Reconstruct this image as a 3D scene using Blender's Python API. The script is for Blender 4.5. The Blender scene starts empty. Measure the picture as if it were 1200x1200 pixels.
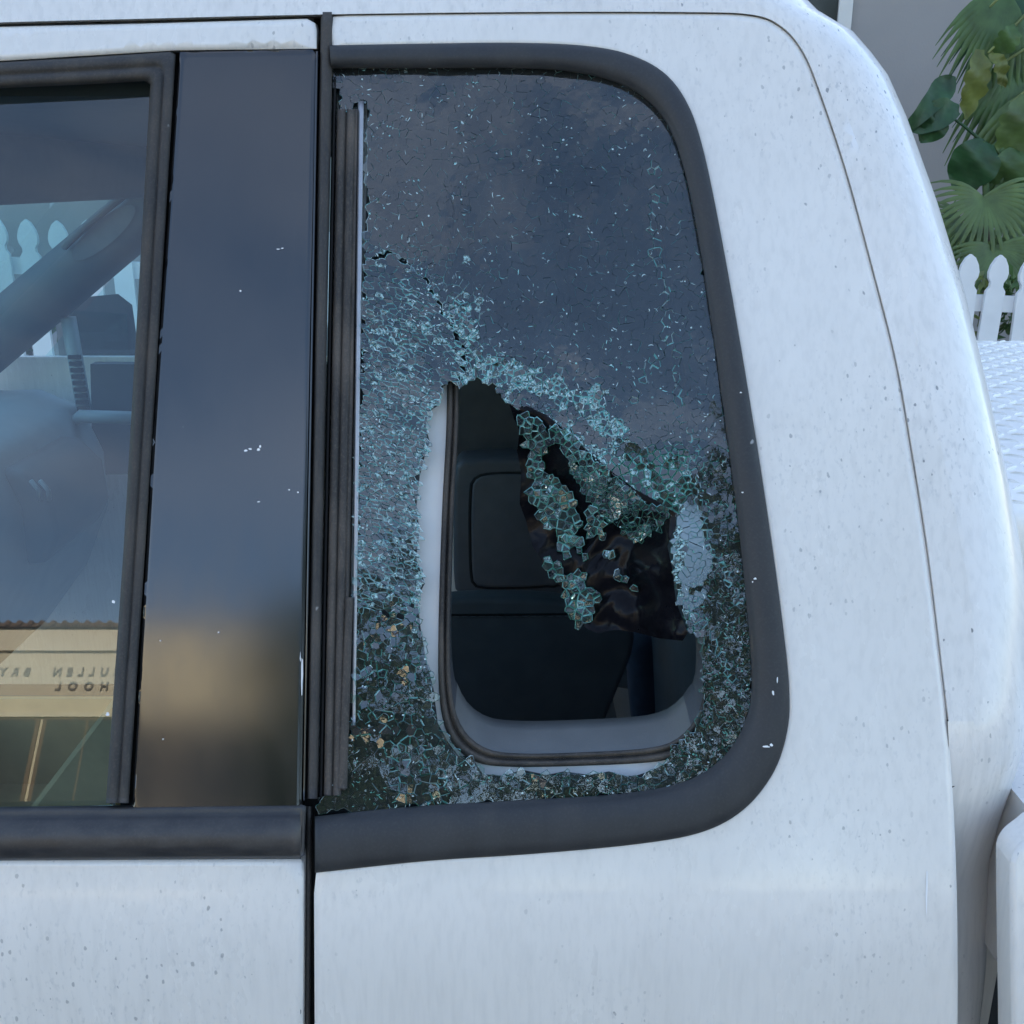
import bpy, bmesh, math, random
import numpy as np
from mathutils import Vector, Matrix, geometry, noise as mnoise

random.seed(7); rng = np.random.default_rng(7)
R = math.radians
scene = bpy.context.scene
col = scene.collection

# ------------------------------------------------------------------ camera, sky, sun, exposure
CAM = Vector((0, 0, 1.65)); PITCH = R(18); FPX = 1200.0
cd = bpy.data.cameras.new('camera'); cd.sensor_width = 36; cd.lens = 36.0
cd.clip_start = 0.02; cd.clip_end = 2000
cam = bpy.data.objects.new('camera', cd); col.objects.link(cam)
cam.location = CAM; cam.rotation_euler = (R(90) - PITCH, 0, 0)
scene.camera = cam

SUN_EL, SUN_AZ = R(27), R(14)          # the sun stands behind the house: the truck is in open shade
world = bpy.data.worlds.new('World'); scene.world = world; world.use_nodes = True
wn = world.node_tree.nodes; wl = world.node_tree.links
bg = wn['Background']
sky = wn.new('ShaderNodeTexSky'); sky.sky_type = 'NISHITA'; sky.sun_disc = False
sky.sun_elevation = SUN_EL; sky.sun_rotation = SUN_AZ
sky.air_density = 1.0; sky.dust_density = 0.4; sky.ozone_density = 1.6
# thin streaky clouds all over the sky
tc = wn.new('ShaderNodeTexCoord'); mp = wn.new('ShaderNodeMapping'); mp.inputs['Scale'].default_value = (1.6, 1.6, 5.0)
nz = wn.new('ShaderNodeTexNoise'); nz.inputs['Scale'].default_value = 1.7; nz.inputs['Detail'].default_value = 6
cr = wn.new('ShaderNodeValToRGB'); cr.color_ramp.elements[0].position = .46; cr.color_ramp.elements[1].position = .75
cr.color_ramp.elements[1].color = (.24, .24, .24, 1)
mx = wn.new('ShaderNodeMix'); mx.data_type = 'RGBA'
mx.inputs[7].default_value = (7.6, 7.7, 7.9, 1)
wl.new(tc.outputs['Generated'], mp.inputs['Vector']); wl.new(mp.outputs[0], nz.inputs['Vector'])
wl.new(nz.outputs['Fac'], cr.inputs[0]); wl.new(cr.outputs[0], mx.inputs[0])
wl.new(sky.outputs[0], mx.inputs[6]); wl.new(mx.outputs[2], bg.inputs['Color'])
bg.inputs['Strength'].default_value = 0.13

sd = bpy.data.lights.new('sun', 'SUN'); sd.energy = 4.6; sd.angle = R(.5); sd.color = (1, .93, .82)
sun = bpy.data.objects.new('sun', sd); col.objects.link(sun)
sdir = Vector((math.sin(SUN_AZ) * math.cos(SUN_EL), math.cos(SUN_AZ) * math.cos(SUN_EL), math.sin(SUN_EL)))
sun.rotation_euler = sdir.to_track_quat('Z', 'Y').to_euler()

vs = scene.view_settings
vs.view_transform = 'Standard'; vs.look = 'None'; vs.gamma = 1; vs.use_curve_mapping = False
vs.exposure = 2.06
scene.cycles.transparent_max_bounces = 24
scene.cycles.max_bounces = 8

# ------------------------------------------------------------------ materials
def mat(name):
    m = bpy.data.materials.new(name); m.use_nodes = True
    return m, m.node_tree.nodes, m.node_tree.links, m.node_tree.nodes['Principled BSDF']

def N(nodes, t, **kw):
    n = nodes.new(t)
    for k, v in kw.items():
        if k.startswith('i_'): n.inputs[k[2:]].default_value = v
        else: setattr(n, k, v)
    return n

def coords(n, l, scale=(1, 1, 1), rot=(0, 0, 0)):
    t = n.new('ShaderNodeTexCoord'); m = n.new('ShaderNodeMapping')
    m.inputs['Scale'].default_value = scale; m.inputs['Rotation'].default_value = rot
    l.new(t.outputs['Object'], m.inputs['Vector']); return m.outputs[0]

def ramp(n, l, src, a, b, ca=(0, 0, 0, 1), cb=(1, 1, 1, 1)):
    r = n.new('ShaderNodeValToRGB'); r.color_ramp.elements[0].position = a; r.color_ramp.elements[1].position = b
    r.color_ramp.elements[0].color = ca; r.color_ramp.elements[1].color = cb
    l.new(src, r.inputs[0]); return r.outputs[0]

def mixc(n, l, fac, a, b, blend='MIX'):
    m = n.new('ShaderNodeMix'); m.data_type = 'RGBA'; m.blend_type = blend
    for sock, v in ((0, fac), (6, a), (7, b)):
        if hasattr(v, 'type'): l.new(v, m.inputs[sock])
        else: m.inputs[sock].default_value = v if sock == 0 else (*v, 1)
    return m.outputs[2]

def math_(n, l, op, a, b=0.0):
    m = n.new('ShaderNodeMath'); m.operation = op
    for i, v in enumerate((a, b)):
        if hasattr(v, 'type'): l.new(v, m.inputs[i])
        else: m.inputs[i].default_value = v
    return m.outputs[0]

def specks(n, l, scale, stretch, keep, size, seed=0.0):
    """small separate spots: mask 0..1"""
    v = coords(n, l, (scale, scale, scale * stretch))
    d = N(n, 'ShaderNodeTexNoise', i_Scale=2.2, i_Detail=2)
    l.new(v, d.inputs['Vector'])
    wv = n.new('ShaderNodeVectorMath'); wv.operation = 'MULTIPLY_ADD'
    wv.inputs[1].default_value = (.35, .35, .35); wv.inputs[2].default_value = (seed, seed, seed)
    ad = n.new('ShaderNodeVectorMath'); ad.operation = 'ADD'
    l.new(d.outputs['Color'], wv.inputs[0]); l.new(v, ad.inputs[0]); l.new(wv.outputs[0], ad.inputs[1])
    vo = N(n, 'ShaderNodeTexVoronoi', i_Scale=1.0)
    l.new(ad.outputs[0], vo.inputs['Vector'])
    sep = n.new('ShaderNodeSeparateColor'); l.new(vo.outputs['Color'], sep.inputs[0])
    th = math_(n, l, 'MULTIPLY', ramp(n, l, sep.outputs[0], keep, 1.0), size)
    return ramp(n, l, math_(n, l, 'SUBTRACT', th, vo.outputs['Distance']), 0.0, .05)

def paint_white(name='white_paint', base=(.74, .715, .675), dirt=.85):
    m, n, l, p = mat(name)
    s1 = specks(n, l, 230, .62, .45, .26)
    s2 = specks(n, l, 120, .7, .87, .15, 3.7)
    pt = N(n, 'ShaderNodeTexNoise', i_Scale=9.0, i_Detail=3); l.new(coords(n, l), pt.inputs['Vector'])
    patch_ = ramp(n, l, pt.outputs['Fac'], .46, .60)
    st = N(n, 'ShaderNodeTexNoise', i_Scale=1.0, i_Detail=5); l.new(coords(n, l, (260, 260, 16)), st.inputs['Vector'])
    streak = ramp(n, l, st.outputs['Fac'], .45, .72)
    gr = N(n, 'ShaderNodeTexNoise', i_Scale=1.0, i_Detail=6, i_Roughness=.65); l.new(coords(n, l, (14, 14, 4.5)), gr.inputs['Vector'])
    grime = ramp(n, l, gr.outputs['Fac'], .50, .78)
    fine = N(n, 'ShaderNodeTexNoise', i_Scale=420.0, i_Detail=2); l.new(coords(n, l, (1, 1, .45)), fine.inputs['Vector'])
    fg = ramp(n, l, fine.outputs['Fac'], .58, .74)
    big = N(n, 'ShaderNodeTexNoise', i_Scale=3.5, i_Detail=4); l.new(coords(n, l), big.inputs['Vector'])
    c = mixc(n, l, ramp(n, l, big.outputs['Fac'], .35, .7), base, tuple(x * .93 for x in base))
    c = mixc(n, l, math_(n, l, 'MULTIPLY', streak, .24 * dirt), c, (.46, .45, .43))
    c = mixc(n, l, math_(n, l, 'MULTIPLY', grime, .24 * dirt), c, (.44, .42, .39))
    c = mixc(n, l, math_(n, l, 'MULTIPLY', math_(n, l, 'MULTIPLY', fg, patch_), .38 * dirt), c, (.36, .37, .38))
    c = mixc(n, l, math_(n, l, 'MULTIPLY', math_(n, l, 'MULTIPLY', s1, patch_), .62 * dirt), c, (.17, .18, .19))
    c = mixc(n, l, math_(n, l, 'MULTIPLY', s2, .75 * dirt), c, (.16, .17, .18))
    l.new(c, p.inputs['Base Color'])
    l.new(ramp(n, l, gr.outputs['Fac'], .3, .8, (.20, .20, .20, 1), (.46, .46, .46, 1)), p.inputs['Roughness']); p.inputs['Specular IOR Level'].default_value = .5; p.inputs['Coat Weight'].default_value = .35; p.inputs['Coat Roughness'].default_value = .08
    b = n.new('ShaderNodeBump'); b.inputs['Strength'].default_value = .05; b.inputs['Distance'].default_value = .002
    ob = N(n, 'ShaderNodeTexNoise', i_Scale=60.0, i_Detail=2); l.new(coords(n, l), ob.inputs['Vector'])
    l.new(ob.outputs['Fac'], b.inputs['Height']); l.new(b.outputs[0], p.inputs['Normal'])
    return m

def rubber(name, base, rough, dust=(.20, .19, .18), amount=.25, speck=.5, spec=.4, stretch=.12, nscale=60):
    m, n, l, p = mat(name)
    st = N(n, 'ShaderNodeTexNoise', i_Scale=1.0, i_Detail=5)
    l.new(coords(n, l, (nscale, nscale, nscale * stretch)), st.inputs['Vector'])
    c = mixc(n, l, math_(n, l, 'MULTIPLY', ramp(n, l, st.outputs['Fac'], .40, .78), amount), base, dust)
    fn = N(n, 'ShaderNodeTexNoise', i_Scale=700.0, i_Detail=2); l.new(coords(n, l), fn.inputs['Vector'])
    c = mixc(n, l, math_(n, l, 'MULTIPLY', ramp(n, l, fn.outputs['Fac'], .5, .75), amount * .5), c, dust)
    sp = specks(n, l, 75, .8, .88, .10, 1.3)
    c = mixc(n, l, math_(n, l, 'MULTIPLY', sp, speck), c, (.6, .6, .58))
    l.new(c, p.inputs['Base Color']); p.inputs['Specular IOR Level'].default_value = spec
    l.new(ramp(n, l, st.outputs['Fac'], .3, .8, (rough,) * 3 + (1,), (min(1, rough * 1.5),) * 3 + (1,)), p.inputs['Roughness'])
    return m

def plain(name, c, rough=.6, var=.12, scale=20, spec=.4, metal=0, bump=0, bscale=200):
    m, n, l, p = mat(name)
    t = N(n, 'ShaderNodeTexNoise', i_Scale=float(scale), i_Detail=5); l.new(coords(n, l), t.inputs['Vector'])
    l.new(mixc(n, l, ramp(n, l, t.outputs['Fac'], .3, .7), tuple(x * (1 - var) for x in c), tuple(min(1, x * (1 + var)) for x in c)), p.inputs['Base Color'])
    p.inputs['Roughness'].default_value = rough; p.inputs['Specular IOR Level'].default_value = spec; p.inputs['Metallic'].default_value = metal
    if bump:
        b = n.new('ShaderNodeBump'); b.inputs['Strength'].default_value = bump; b.inputs['Distance'].default_value = .003
        t2 = N(n, 'ShaderNodeTexNoise', i_Scale=float(bscale), i_Detail=3); l.new(coords(n, l), t2.inputs['Vector'])
        l.new(t2.outputs['Fac'], b.inputs['Height']); l.new(b.outputs[0], p.inputs['Normal'])
    return m

def glass(name, tint, ior=1.5, rough=0.0, dusty=.02, dustc=(.5, .52, .55), bump=0, bscale=90, boost=1.0, mottle=0):
    """thin sheet of glass: mirror by Fresnel, the rest passes straight through, a little dust"""
    m, n, l, p = mat(name); n.remove(p); out = n['Material Output']
    tr = N(n, 'ShaderNodeBsdfTransparent'); tr.inputs[0].default_value = (*tint, 1)
    gl = N(n, 'ShaderNodeBsdfGlossy'); gl.inputs['Roughness'].default_value = rough
    df = N(n, 'ShaderNodeBsdfDiffuse'); df.inputs[0].default_value = (*dustc, 1)
    fr = N(n, 'ShaderNodeFresnel', i_IOR=ior)
    m1 = n.new('ShaderNodeMixShader'); m2 = n.new('ShaderNodeMixShader')
    t = N(n, 'ShaderNodeTexNoise', i_Scale=14.0, i_Detail=6); l.new(coords(n, l), t.inputs['Vector'])
    l.new(ramp(n, l, t.outputs['Fac'], .3, .8, (dusty * .4,) * 3 + (1,), (dusty * 1.8,) * 3 + (1,)), m1.inputs[0])
    l.new(tr.outputs[0], m1.inputs[1]); l.new(df.outputs[0], m1.inputs[2])
    if mottle:
        t3 = N(n, 'ShaderNodeTexNoise', i_Scale=float(mottle), i_Detail=3, i_Roughness=.7); l.new(coords(n, l), t3.inputs['Vector'])
        l.new(ramp(n, l, t3.outputs['Fac'], .42, .66, (.03, .03, .03, 1), (.85, .85, .85, 1)), m1.inputs[0])
    l.new(math_(n, l, 'MULTIPLY', fr.outputs[0], boost), m2.inputs[0])
    l.new(m1.outputs[0], m2.inputs[1]); l.new(gl.outputs[0], m2.inputs[2])
    if bump:
        b = n.new('ShaderNodeBump'); b.inputs['Strength'].default_value = bump; b.inputs['Distance'].default_value = .001
        t2 = N(n, 'ShaderNodeTexNoise', i_Scale=float(bscale), i_Detail=2); l.new(coords(n, l), t2.inputs['Vector'])
        l.new(t2.outputs['Fac'], b.inputs['Height']); l.new(b.outputs[0], gl.inputs['Normal']); l.new(b.outputs[0], fr.inputs['Normal'])
    l.new(m2.outputs[0], out.inputs[0])
    return m

def crack(name, c, trans=.35):
    """broken glass faces: rough, bright, letting some light through"""
    m, n, l, p = mat(name); out = n['Material Output']
    p.inputs['Base Color'].default_value = (*c, 1); p.inputs['Roughness'].default_value = .25
    tl = N(n, 'ShaderNodeBsdfTransparent'); tl.inputs[0].default_value = (*[min(1, x * 1.1) for x in c], 1)
    ms = n.new('ShaderNodeMixShader'); ms.inputs[0].default_value = trans
    l.new(p.outputs[0], ms.inputs[1]); l.new(tl.outputs[0], ms.inputs[2]); l.new(ms.outputs[0], out.inputs[0])
    return m

M = {}
M['paint'] = paint_white()
M['paint_roof'] = paint_white('white_roof_paint', (.75, .725, .69), 1.25)
M['paint_clean'] = plain('white_flange_paint', (.72, .72, .72), .4, .06, 30)
M['trim'] = rubber('black_trim_plastic', (.018, .020, .023), .50, amount=.10, speck=.45, spec=.5)
M['seal'] = rubber('weathered_rubber', (.030, .029, .029), .58, dust=(.17, .145, .12), amount=.35, speck=.4)
M['seal_brown'] = rubber('dusty_channel_plastic', (.030, .028, .027), .60, dust=(.24, .20, .165), amount=.42, speck=.5)
M['groove'] = plain('dark_groove_rubber', (.006, .006, .007), .8)
M['metal'] = plain('dull_metal_strip', (.34, .35, .37), .45, .1, 60, metal=.8)
M['pillar'] = rubber('glossy_black_panel', (.010, .010, .011), .10, dust=(.12, .115, .11), amount=.05, speck=.55, spec=.85, stretch=.2)
M['belt'] = rubber('belt_moulding_rubber', (.022, .022, .024), .36, dust=(.14, .13, .12), amount=.22, speck=.4, spec=.5, stretch=2)
M['chip'] = plain('bare_metal_chip', (.08, .08, .09), .7)
M['scuff_and_highlight'] = plain('white_scuff_and_highlight', (.75, .75, .75), .6)  # scuff marks, and the painted highlight on the rear door crease
M['door_glass'] = glass('door_window_glass', (.74, .90, .92), 1.52, 0, .010, (.45, .50, .54), boost=1.8)
M['wind_glass'] = glass('windshield_glass', (.62, .96, .96), 1.5, 0, .02)
M['far_glass'] = glass('far_window_glass', (.72, .93, .94), 1.5, 0, .02)
M['film'] = glass('dark_tint_film', (.085, .095, .105), 1.3, .2, .012, (.24, .27, .30), boost=.3)
M['cell'] = glass('broken_window_glass', (.80, .93, .90), 1.5, .02, .024, (.46, .51, .52), bump=.14, bscale=110, boost=1.9)
M['chunk'] = glass('glass_crumb', (.60, .90, .82), 1.5, .04, .06, (.30, .52, .46), bump=.5, bscale=260, boost=1.5)
M['crack_white'] = crack('crack_face_pale', (.58, .76, .78), .25)
M['crack_mid'] = crack('crack_face_grey_blue', (.20, .29, .33), .4)
M['frost'] = glass('crushed_glass', (.75, .9, .9), 1.5, .15, .30, (.46, .72, .74), bump=.9, bscale=500, mottle=620)
M['haze'] = glass('pale_dull_glass', (.7, .8, .85), 1.5, .1, .30, (.40, .54, .62), bump=.5, bscale=300)
M['crack_teal'] = crack('crack_face_teal', (.33, .68, .68), .25)
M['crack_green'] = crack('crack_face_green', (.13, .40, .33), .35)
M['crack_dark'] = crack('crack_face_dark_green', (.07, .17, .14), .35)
M['torn'] = plain('torn_film', (.004, .004, .006), .24, .4, 60, spec=.12, bump=.10, bscale=120)
M['inner_dark'] = plain('dark_interior_plastic', (.075, .080, .092), .5, .1, 30, bump=.1, bscale=900)
M['inner_blue'] = plain('dark_blue_fabric', (.025, .034, .060), .8, .15, 60)
M['seat'] = plain('charcoal_seat_vinyl', (.085, .092, .105), .5, .1, 30, bump=.15, bscale=700)
M['stitch'] = plain('seat_stitching', (.10, .10, .11), .8)
M['sill'] = plain('grey_sill_trim', (.16, .165, .165), .55, .08, 40, bump=.08, bscale=800)
M['dash'] = plain('grey_dash_plastic', (.24, .26, .27), .5, .06, 20)
M['dash_mid'] = plain('mid_grey_trim', (.055, .06, .065), .55, .08, 20)
M['headliner'] = plain('headliner_cloth', (.07, .075, .08), .9, .06, 50)
M['cloth_seat'] = plain('light_grey_seat_cloth', (.42, .42, .40), .85, .08, 90, bump=.1, bscale=700)
M['card'] = plain('cardboard', (.50, .33, .16), .8, .08, 30)
M['card_label'] = plain('blue_label', (.05, .16, .40), .5)
M['plate'] = plain('white_tread_plate', (.90, .87, .80), .35, .05, 25)
M['asphalt'] = plain('asphalt', (.105, .10, .095), .85, .25, 3, bump=.3, bscale=60)
M['concrete'] = plain('concrete', (.34, .33, .31), .8, .12, 3, bump=.2, bscale=50)
M['soil'] = plain('garden_soil', (.10, .08, .06), .9, .3, 6)
M['stucco'] = plain('grey_stucco', (.30, .285, .275), .9, .05, 2, bump=.4, bscale=60)
M['house_trim'] = plain('house_trim_paint', (.62, .61, .58), .5, .05, 8)
M['house_roof'] = plain('roof_shingle', (.07, .065, .06), .9, .2, 5)
M['pane'] = plain('dark_window_pane', (.02, .022, .025), .08, .1, 3, spec=.6)
M['picket'] = plain('white_fence_paint', (.70, .70, .70), .55, .05, 9)
M['school'] = plain('tan_school_wall', (.60, .52, .36), .85, .05, .5)
M['school_trim'] = plain('tan_school_trim', (.66, .58, .42), .8, .05, .5)
M['tile'] = plain('brown_roof_tile', (.14, .09, .06), .8, .2, 2)
M['letter'] = plain('bronze_letter', (.20, .165, .11), .6)
M['bark'] = plain('bark', (.09, .07, .05), .9, .3, 9, bump=.5, bscale=20)

def leafmat(name, c, rough=.45, t=.25):
    m, n, l, p = mat(name); out = n['Material Output']
    x = N(n, 'ShaderNodeTexNoise', i_Scale=9.0, i_Detail=4); l.new(coords(n, l), x.inputs['Vector'])
    cc = mixc(n, l, ramp(n, l, x.outputs['Fac'], .3, .7), tuple(v * .65 for v in c), tuple(v * 1.3 for v in c))
    l.new(cc, p.inputs['Base Color']); p.inputs['Roughness'].default_value = rough
    tl = N(n, 'ShaderNodeBsdfTranslucent'); l.new(cc, tl.inputs[0])
    ms = n.new('ShaderNodeMixShader'); ms.inputs[0].default_value = t
    l.new(p.outputs[0], ms.inputs[1]); l.new(tl.outputs[0], ms.inputs[2]); l.new(ms.outputs[0], out.inputs[0])
    return m
M['leaf_dark'] = leafmat('dark_green_leaf', (.028, .085, .030))
M['leaf_mid'] = leafmat('mid_green_leaf', (.075, .140, .040))
M['leaf_palm'] = leafmat('palm_leaf', (.10, .155, .045))
M['leaf_lime'] = leafmat('yellow_green_leaf', (.16, .19, .045))
M['stem_lime'] = leafmat('lime_stalk', (.24, .29, .10))
M['leaf_tree'] = leafmat('tree_leaf', (.030, .060, .022), .6)

# ------------------------------------------------------------------ helpers
def tag(o, label=None, cat=None, group=None, kind=None):
    for k, v in (('label', label), ('category', cat), ('group', group), ('kind', kind)):
        if v: o[k] = v
    return o

def thing(name, loc, label, cat, group=None):
    o = bpy.data.objects.new(name, None); o.location = loc; o.empty_display_size = .1; col.objects.link(o)
    return tag(o, label, cat, group)

def adopt(o, parent):
    if parent is not None:
        o.parent = parent
        if parent.type == 'EMPTY': o.matrix_parent_inverse = Matrix.Translation(-Vector(parent.location))

def mobj(name, verts, faces, m, parent=None, smooth=False, midx=None):
    me = bpy.data.meshes.new(name)
    me.from_pydata([tuple(v) for v in verts], [], [tuple(f) for f in faces])
    for x in (m if isinstance(m, (list, tuple)) else [m]): me.materials.append(M[x])
    if midx is not None: me.polygons.foreach_set('material_index', midx)
    if smooth: me.polygons.foreach_set('use_smooth', [True] * len(me.polygons))
    me.update()
    o = bpy.data.objects.new(name, me); col.objects.link(o); adopt(o, parent)
    return o

class MB:
    """collects simple shapes into one mesh"""
    def __init__(s): s.v = []; s.f = []
    def add(s, v, f):
        k = len(s.v); s.v += [tuple(x) for x in v]; s.f += [tuple(i + k for i in q) for q in f]; return s
    def box(s, a, b, bev=0):
        (x0, y0, z0), (x1, y1, z1) = a, b
        v = [(x, y, z) for z in (z0, z1) for y in (y0, y1) for x in (x0, x1)]
        return s.add(v, [(0, 2, 3, 1), (4, 5, 7, 6), (0, 1, 5, 4), (2, 6, 7, 3), (0, 4, 6, 2), (1, 3, 7, 5)])
    def prism(s, poly, fn0, fn1):
        """poly: list of 2D points, fn0/fn1 map them to the two ends"""
        n = len(poly); a = [fn0(p) for p in poly]; b = [fn1(p) for p in poly]
        return s.add(a + b, [tuple(range(n))[::-1], tuple(range(n, 2 * n))] + [(i, (i + 1) % n, n + (i + 1) % n, n + i) for i in range(n)])
    def tube(s, pts, rad, seg=8, closed=False):
        pts = [Vector(p) for p in pts]; n = len(pts); rr = rad if isinstance(rad, (list, tuple)) else [rad] * n
        vs_, fs = [], []
        up = Vector((0, 0, 1)); prev = None
        for i, p in enumerate(pts):
            t = (pts[(i + 1) % n] - pts[i - 1]) if closed else (pts[min(i + 1, n - 1)] - pts[max(i - 1, 0)])
            t.normalize()
            a = (prev - t * prev.dot(t)) if prev is not None else t.cross(up)
            if a.length < 1e-5: a = t.cross(Vector((1, 0, 0)))
            a.normalize(); prev = a; b = t.cross(a)
            for k in range(seg):
                w = 2 * math.pi * k / seg
                vs_.append(p + a * math.cos(w) * rr[i] + b * math.sin(w) * rr[i])
        for i in range(n if closed else n - 1):
            j = (i + 1) % n
            for k in range(seg): fs.append((i * seg + k, i * seg + (k + 1) % seg, j * seg + (k + 1) % seg, j * seg + k))
        if not closed: fs += [tuple(range(seg))[::-1], tuple(range((n - 1) * seg, n * seg))]
        return s.add(vs_, fs)
    def build(s, name, m, parent=None, smooth=False): return mobj(name, s.v, s.f, m, parent, smooth)

def bevel(o, w=.006, seg=2):
    b = o.modifiers.new('bevel', 'BEVEL'); b.width = w; b.segments = seg; b.limit_method = 'ANGLE'; b.angle_limit = R(40)
    for p in o.data.polygons: p.use_smooth = True
    return o

# measured directions: point on the image (1200 px) -> viewing direction, then on to a surface of the truck
def ray(px, py):
    a, b = (px - 600) / FPX, (600 - py) / FPX
    c, s = math.cos(PITCH), math.sin(PITCH)
    return Vector((a, c + b * s, -s + b * c))
def at_y(px, py, y):                 # world point on the wall at depth y
    d = ray(px, py); return CAM + d * (y / d.y)
def at_z(px, py, z):
    d = ray(px, py); return CAM + d * ((z - CAM.z) / d.z)
def project(p):
    q = Vector(p) - CAM; c, s = math.cos(PITCH), math.sin(PITCH)
    f = q.y * c - q.z * s; u = q.y * s + q.z * c
    return (600 + FPX * q.x / f, 600 - FPX * u / f)

# the truck's flank: y as a function of height (tumblehome above the belt line, nearly upright below)
ZS = np.linspace(.2, 2.2, 2001)
def sm(a, b, x): t = np.clip((x - a) / (b - a), 0, 1); return t * t * (3 - 2 * t)
SL = .10 + (.404 - .10) * sm(1.19, 1.29, ZS)
YS = np.concatenate([[0], np.cumsum((SL[1:] + SL[:-1]) / 2 * (ZS[1] - ZS[0]))])
YS += .571 - np.interp(1.465, ZS, YS)
def side_y(z): return float(np.interp(z, ZS, YS))
def hit(px, py, off=0.0):
    d = ray(px, py); lo, hi = .2, 2.5
    g = lambda t: t * d.y - side_y(CAM.z + t * d.z) - off
    for _ in range(40):
        m = (lo + hi) / 2
        if g(m) > 0: hi = m
        else: lo = m
    return CAM + d * ((lo + hi) / 2)

def resample(pts, step, closed=False):
    pts = [np.array(p, float) for p in pts]
    if closed: pts = pts + [pts[0]]
    out = []
    for a, b in zip(pts[:-1], pts[1:]):
        k = max(1, int(round(np.linalg.norm(b - a) / step)))
        for i in range(k): out.append(a + (b - a) * i / k)
    if not closed: out.append(pts[-1])
    return [tuple(p) for p in out]

def curve(pts, n=None, closed=False, sub=8):
    """Catmull-Rom through the points"""
    P_ = [np.array(p, float) for p in pts]; k = len(P_); out = []
    rng_ = range(k if closed else k - 1)
    for i in rng_:
        p0 = P_[(i - 1) % k] if closed else P_[max(i - 1, 0)]; p1 = P_[i]; p2 = P_[(i + 1) % k]; p3 = P_[(i + 2) % k] if closed else P_[min(i + 2, k - 1)]
        for j in range(sub):
            t = j / sub
            out.append(tuple(.5 * (2 * p1 + (p2 - p0) * t + (2 * p0 - 5 * p1 + 4 * p2 - p3) * t * t + (3 * p1 - p0 - 3 * p2 + p3) * t ** 3)))
    if not closed: out.append(tuple(P_[-1]))
    return out

def even(pts, n, closed=False):
    P_ = np.array(pts + ([pts[0]] if closed else []), float)
    d = np.concatenate([[0], np.cumsum(np.linalg.norm(np.diff(P_, axis=0), axis=1))])
    s = np.linspace(0, d[-1], n + (1 if closed else 0))
    if closed: s = s[:-1]
    return [(float(np.interp(q, d, P_[:, 0])), float(np.interp(q, d, P_[:, 1]))) for q in s]

def inside(pts, poly):
    pts = np.atleast_2d(np.array(pts, float)); poly = np.array(poly, float)
    x, y = pts[:, 0], pts[:, 1]; r = np.zeros(len(pts), bool); j = len(poly) - 1
    for i in range(len(poly)):
        xi, yi = poly[i]; xj, yj = poly[j]
        if yi != yj:
            r ^= ((yi > y) != (yj > y)) & (x < (xj - xi) * (y - yi) / (yj - yi) + xi)
        j = i
    return r

def dist_poly(pts, poly, closed=True):
    pts = np.atleast_2d(np.array(pts, float)); P_ = np.array(poly, float); best = np.full(len(pts), 1e9)
    n = len(P_)
    for i in range(n if closed else n - 1):
        a, b = P_[i], P_[(i + 1) % n]; ab = b - a; L = max(ab @ ab, 1e-9)
        t = np.clip(((pts - a) @ ab) / L, 0, 1)
        best = np.minimum(best, np.linalg.norm(pts - (a + t[:, None] * ab), axis=1))
    return best

def patch(name, outer, holes, off, m, parent=None, thick=.012, grid=22, edge=.0022, ring=4.0, surf=None):
    """sheet-metal panel following the flank: traced outline with openings, rolled edges and a turned-in rim"""
    surf = surf or hit
    loops = [outer] + list(holes); V2 = []; E = []
    for lp in loops:
        k = len(V2); V2 += [tuple(p) for p in lp]; E += [(k + i, k + (i + 1) % len(lp)) for i in range(len(lp))]
    nb = len(V2)
    A = np.array(outer); g = [(x, y) for x in np.arange(A[:, 0].min(), A[:, 0].max(), grid) for y in np.arange(A[:, 1].min(), A[:, 1].max(), grid)]
    def ok(p, d):
        p = np.array(p); r = inside(p, outer)
        for h in holes: r &= ~inside(p, h)
        for lp in loops: r &= dist_poly(p, lp) > d
        return p[r]
    extra = []
    for lp in loops:                      # a ring just inside every edge, so that the edge can roll over
        L = np.array(lp); t = np.roll(L, -1, 0) - np.roll(L, 1, 0); nn = np.stack([-t[:, 1], t[:, 0]], 1); nn /= np.maximum(np.linalg.norm(nn, axis=1)[:, None], 1e-9)
        for sgn in (1, -1):
            for rg in (ring, ring * 2.1):
                extra += [tuple(p) for p in ok(L + nn * sgn * rg, rg * .8)]
    g = ok(g, grid * .45)
    V2 += extra + [tuple(p) for p in g]
    r = geometry.delaunay_2d_cdt([Vector(p) for p in V2], E, [], 0, 1e-4)
    P2 = np.array([tuple(v) for v in r[0]]); orig = r[3]
    tri = np.array([f for f in r[2] if len(f) == 3])
    cen = P2[tri].mean(1); keep = inside(cen, outer)
    for h in holes: keep &= ~inside(cen, h)
    tri = tri[keep]
    db = np.min([dist_poly(P2, lp) for lp in loops], axis=0)
    verts = [surf(x, y, off + (edge if db[i] < .5 else 0)) for i, (x, y) in enumerate(P2)]
    faces = []
    for t in tri:
        a, b, c = (P2[i] for i in t)
        faces.append(tuple(t) if (b[0] - a[0]) * (c[1] - a[1]) - (b[1] - a[1]) * (c[0] - a[0]) < 0 else tuple(t[::-1]))
    for lp in loops:                      # the turned-in rim
        k = len(verts); n = len(lp)
        area = sum(lp[i][0] * lp[(i + 1) % n][1] - lp[(i + 1) % n][0] * lp[i][1] for i in range(n))
        verts += [surf(x, y, off + edge) for x, y in lp]; verts += [surf(x, y, off + edge) + Vector((0, thick, 0)) for x, y in lp]
        for i in range(n):
            j = (i + 1) % n; q = (k + i, k + j, k + n + j, k + n + i)
            faces.append(q)
    o = mobj(name, verts, faces, m, parent, True)
    return o

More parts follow.
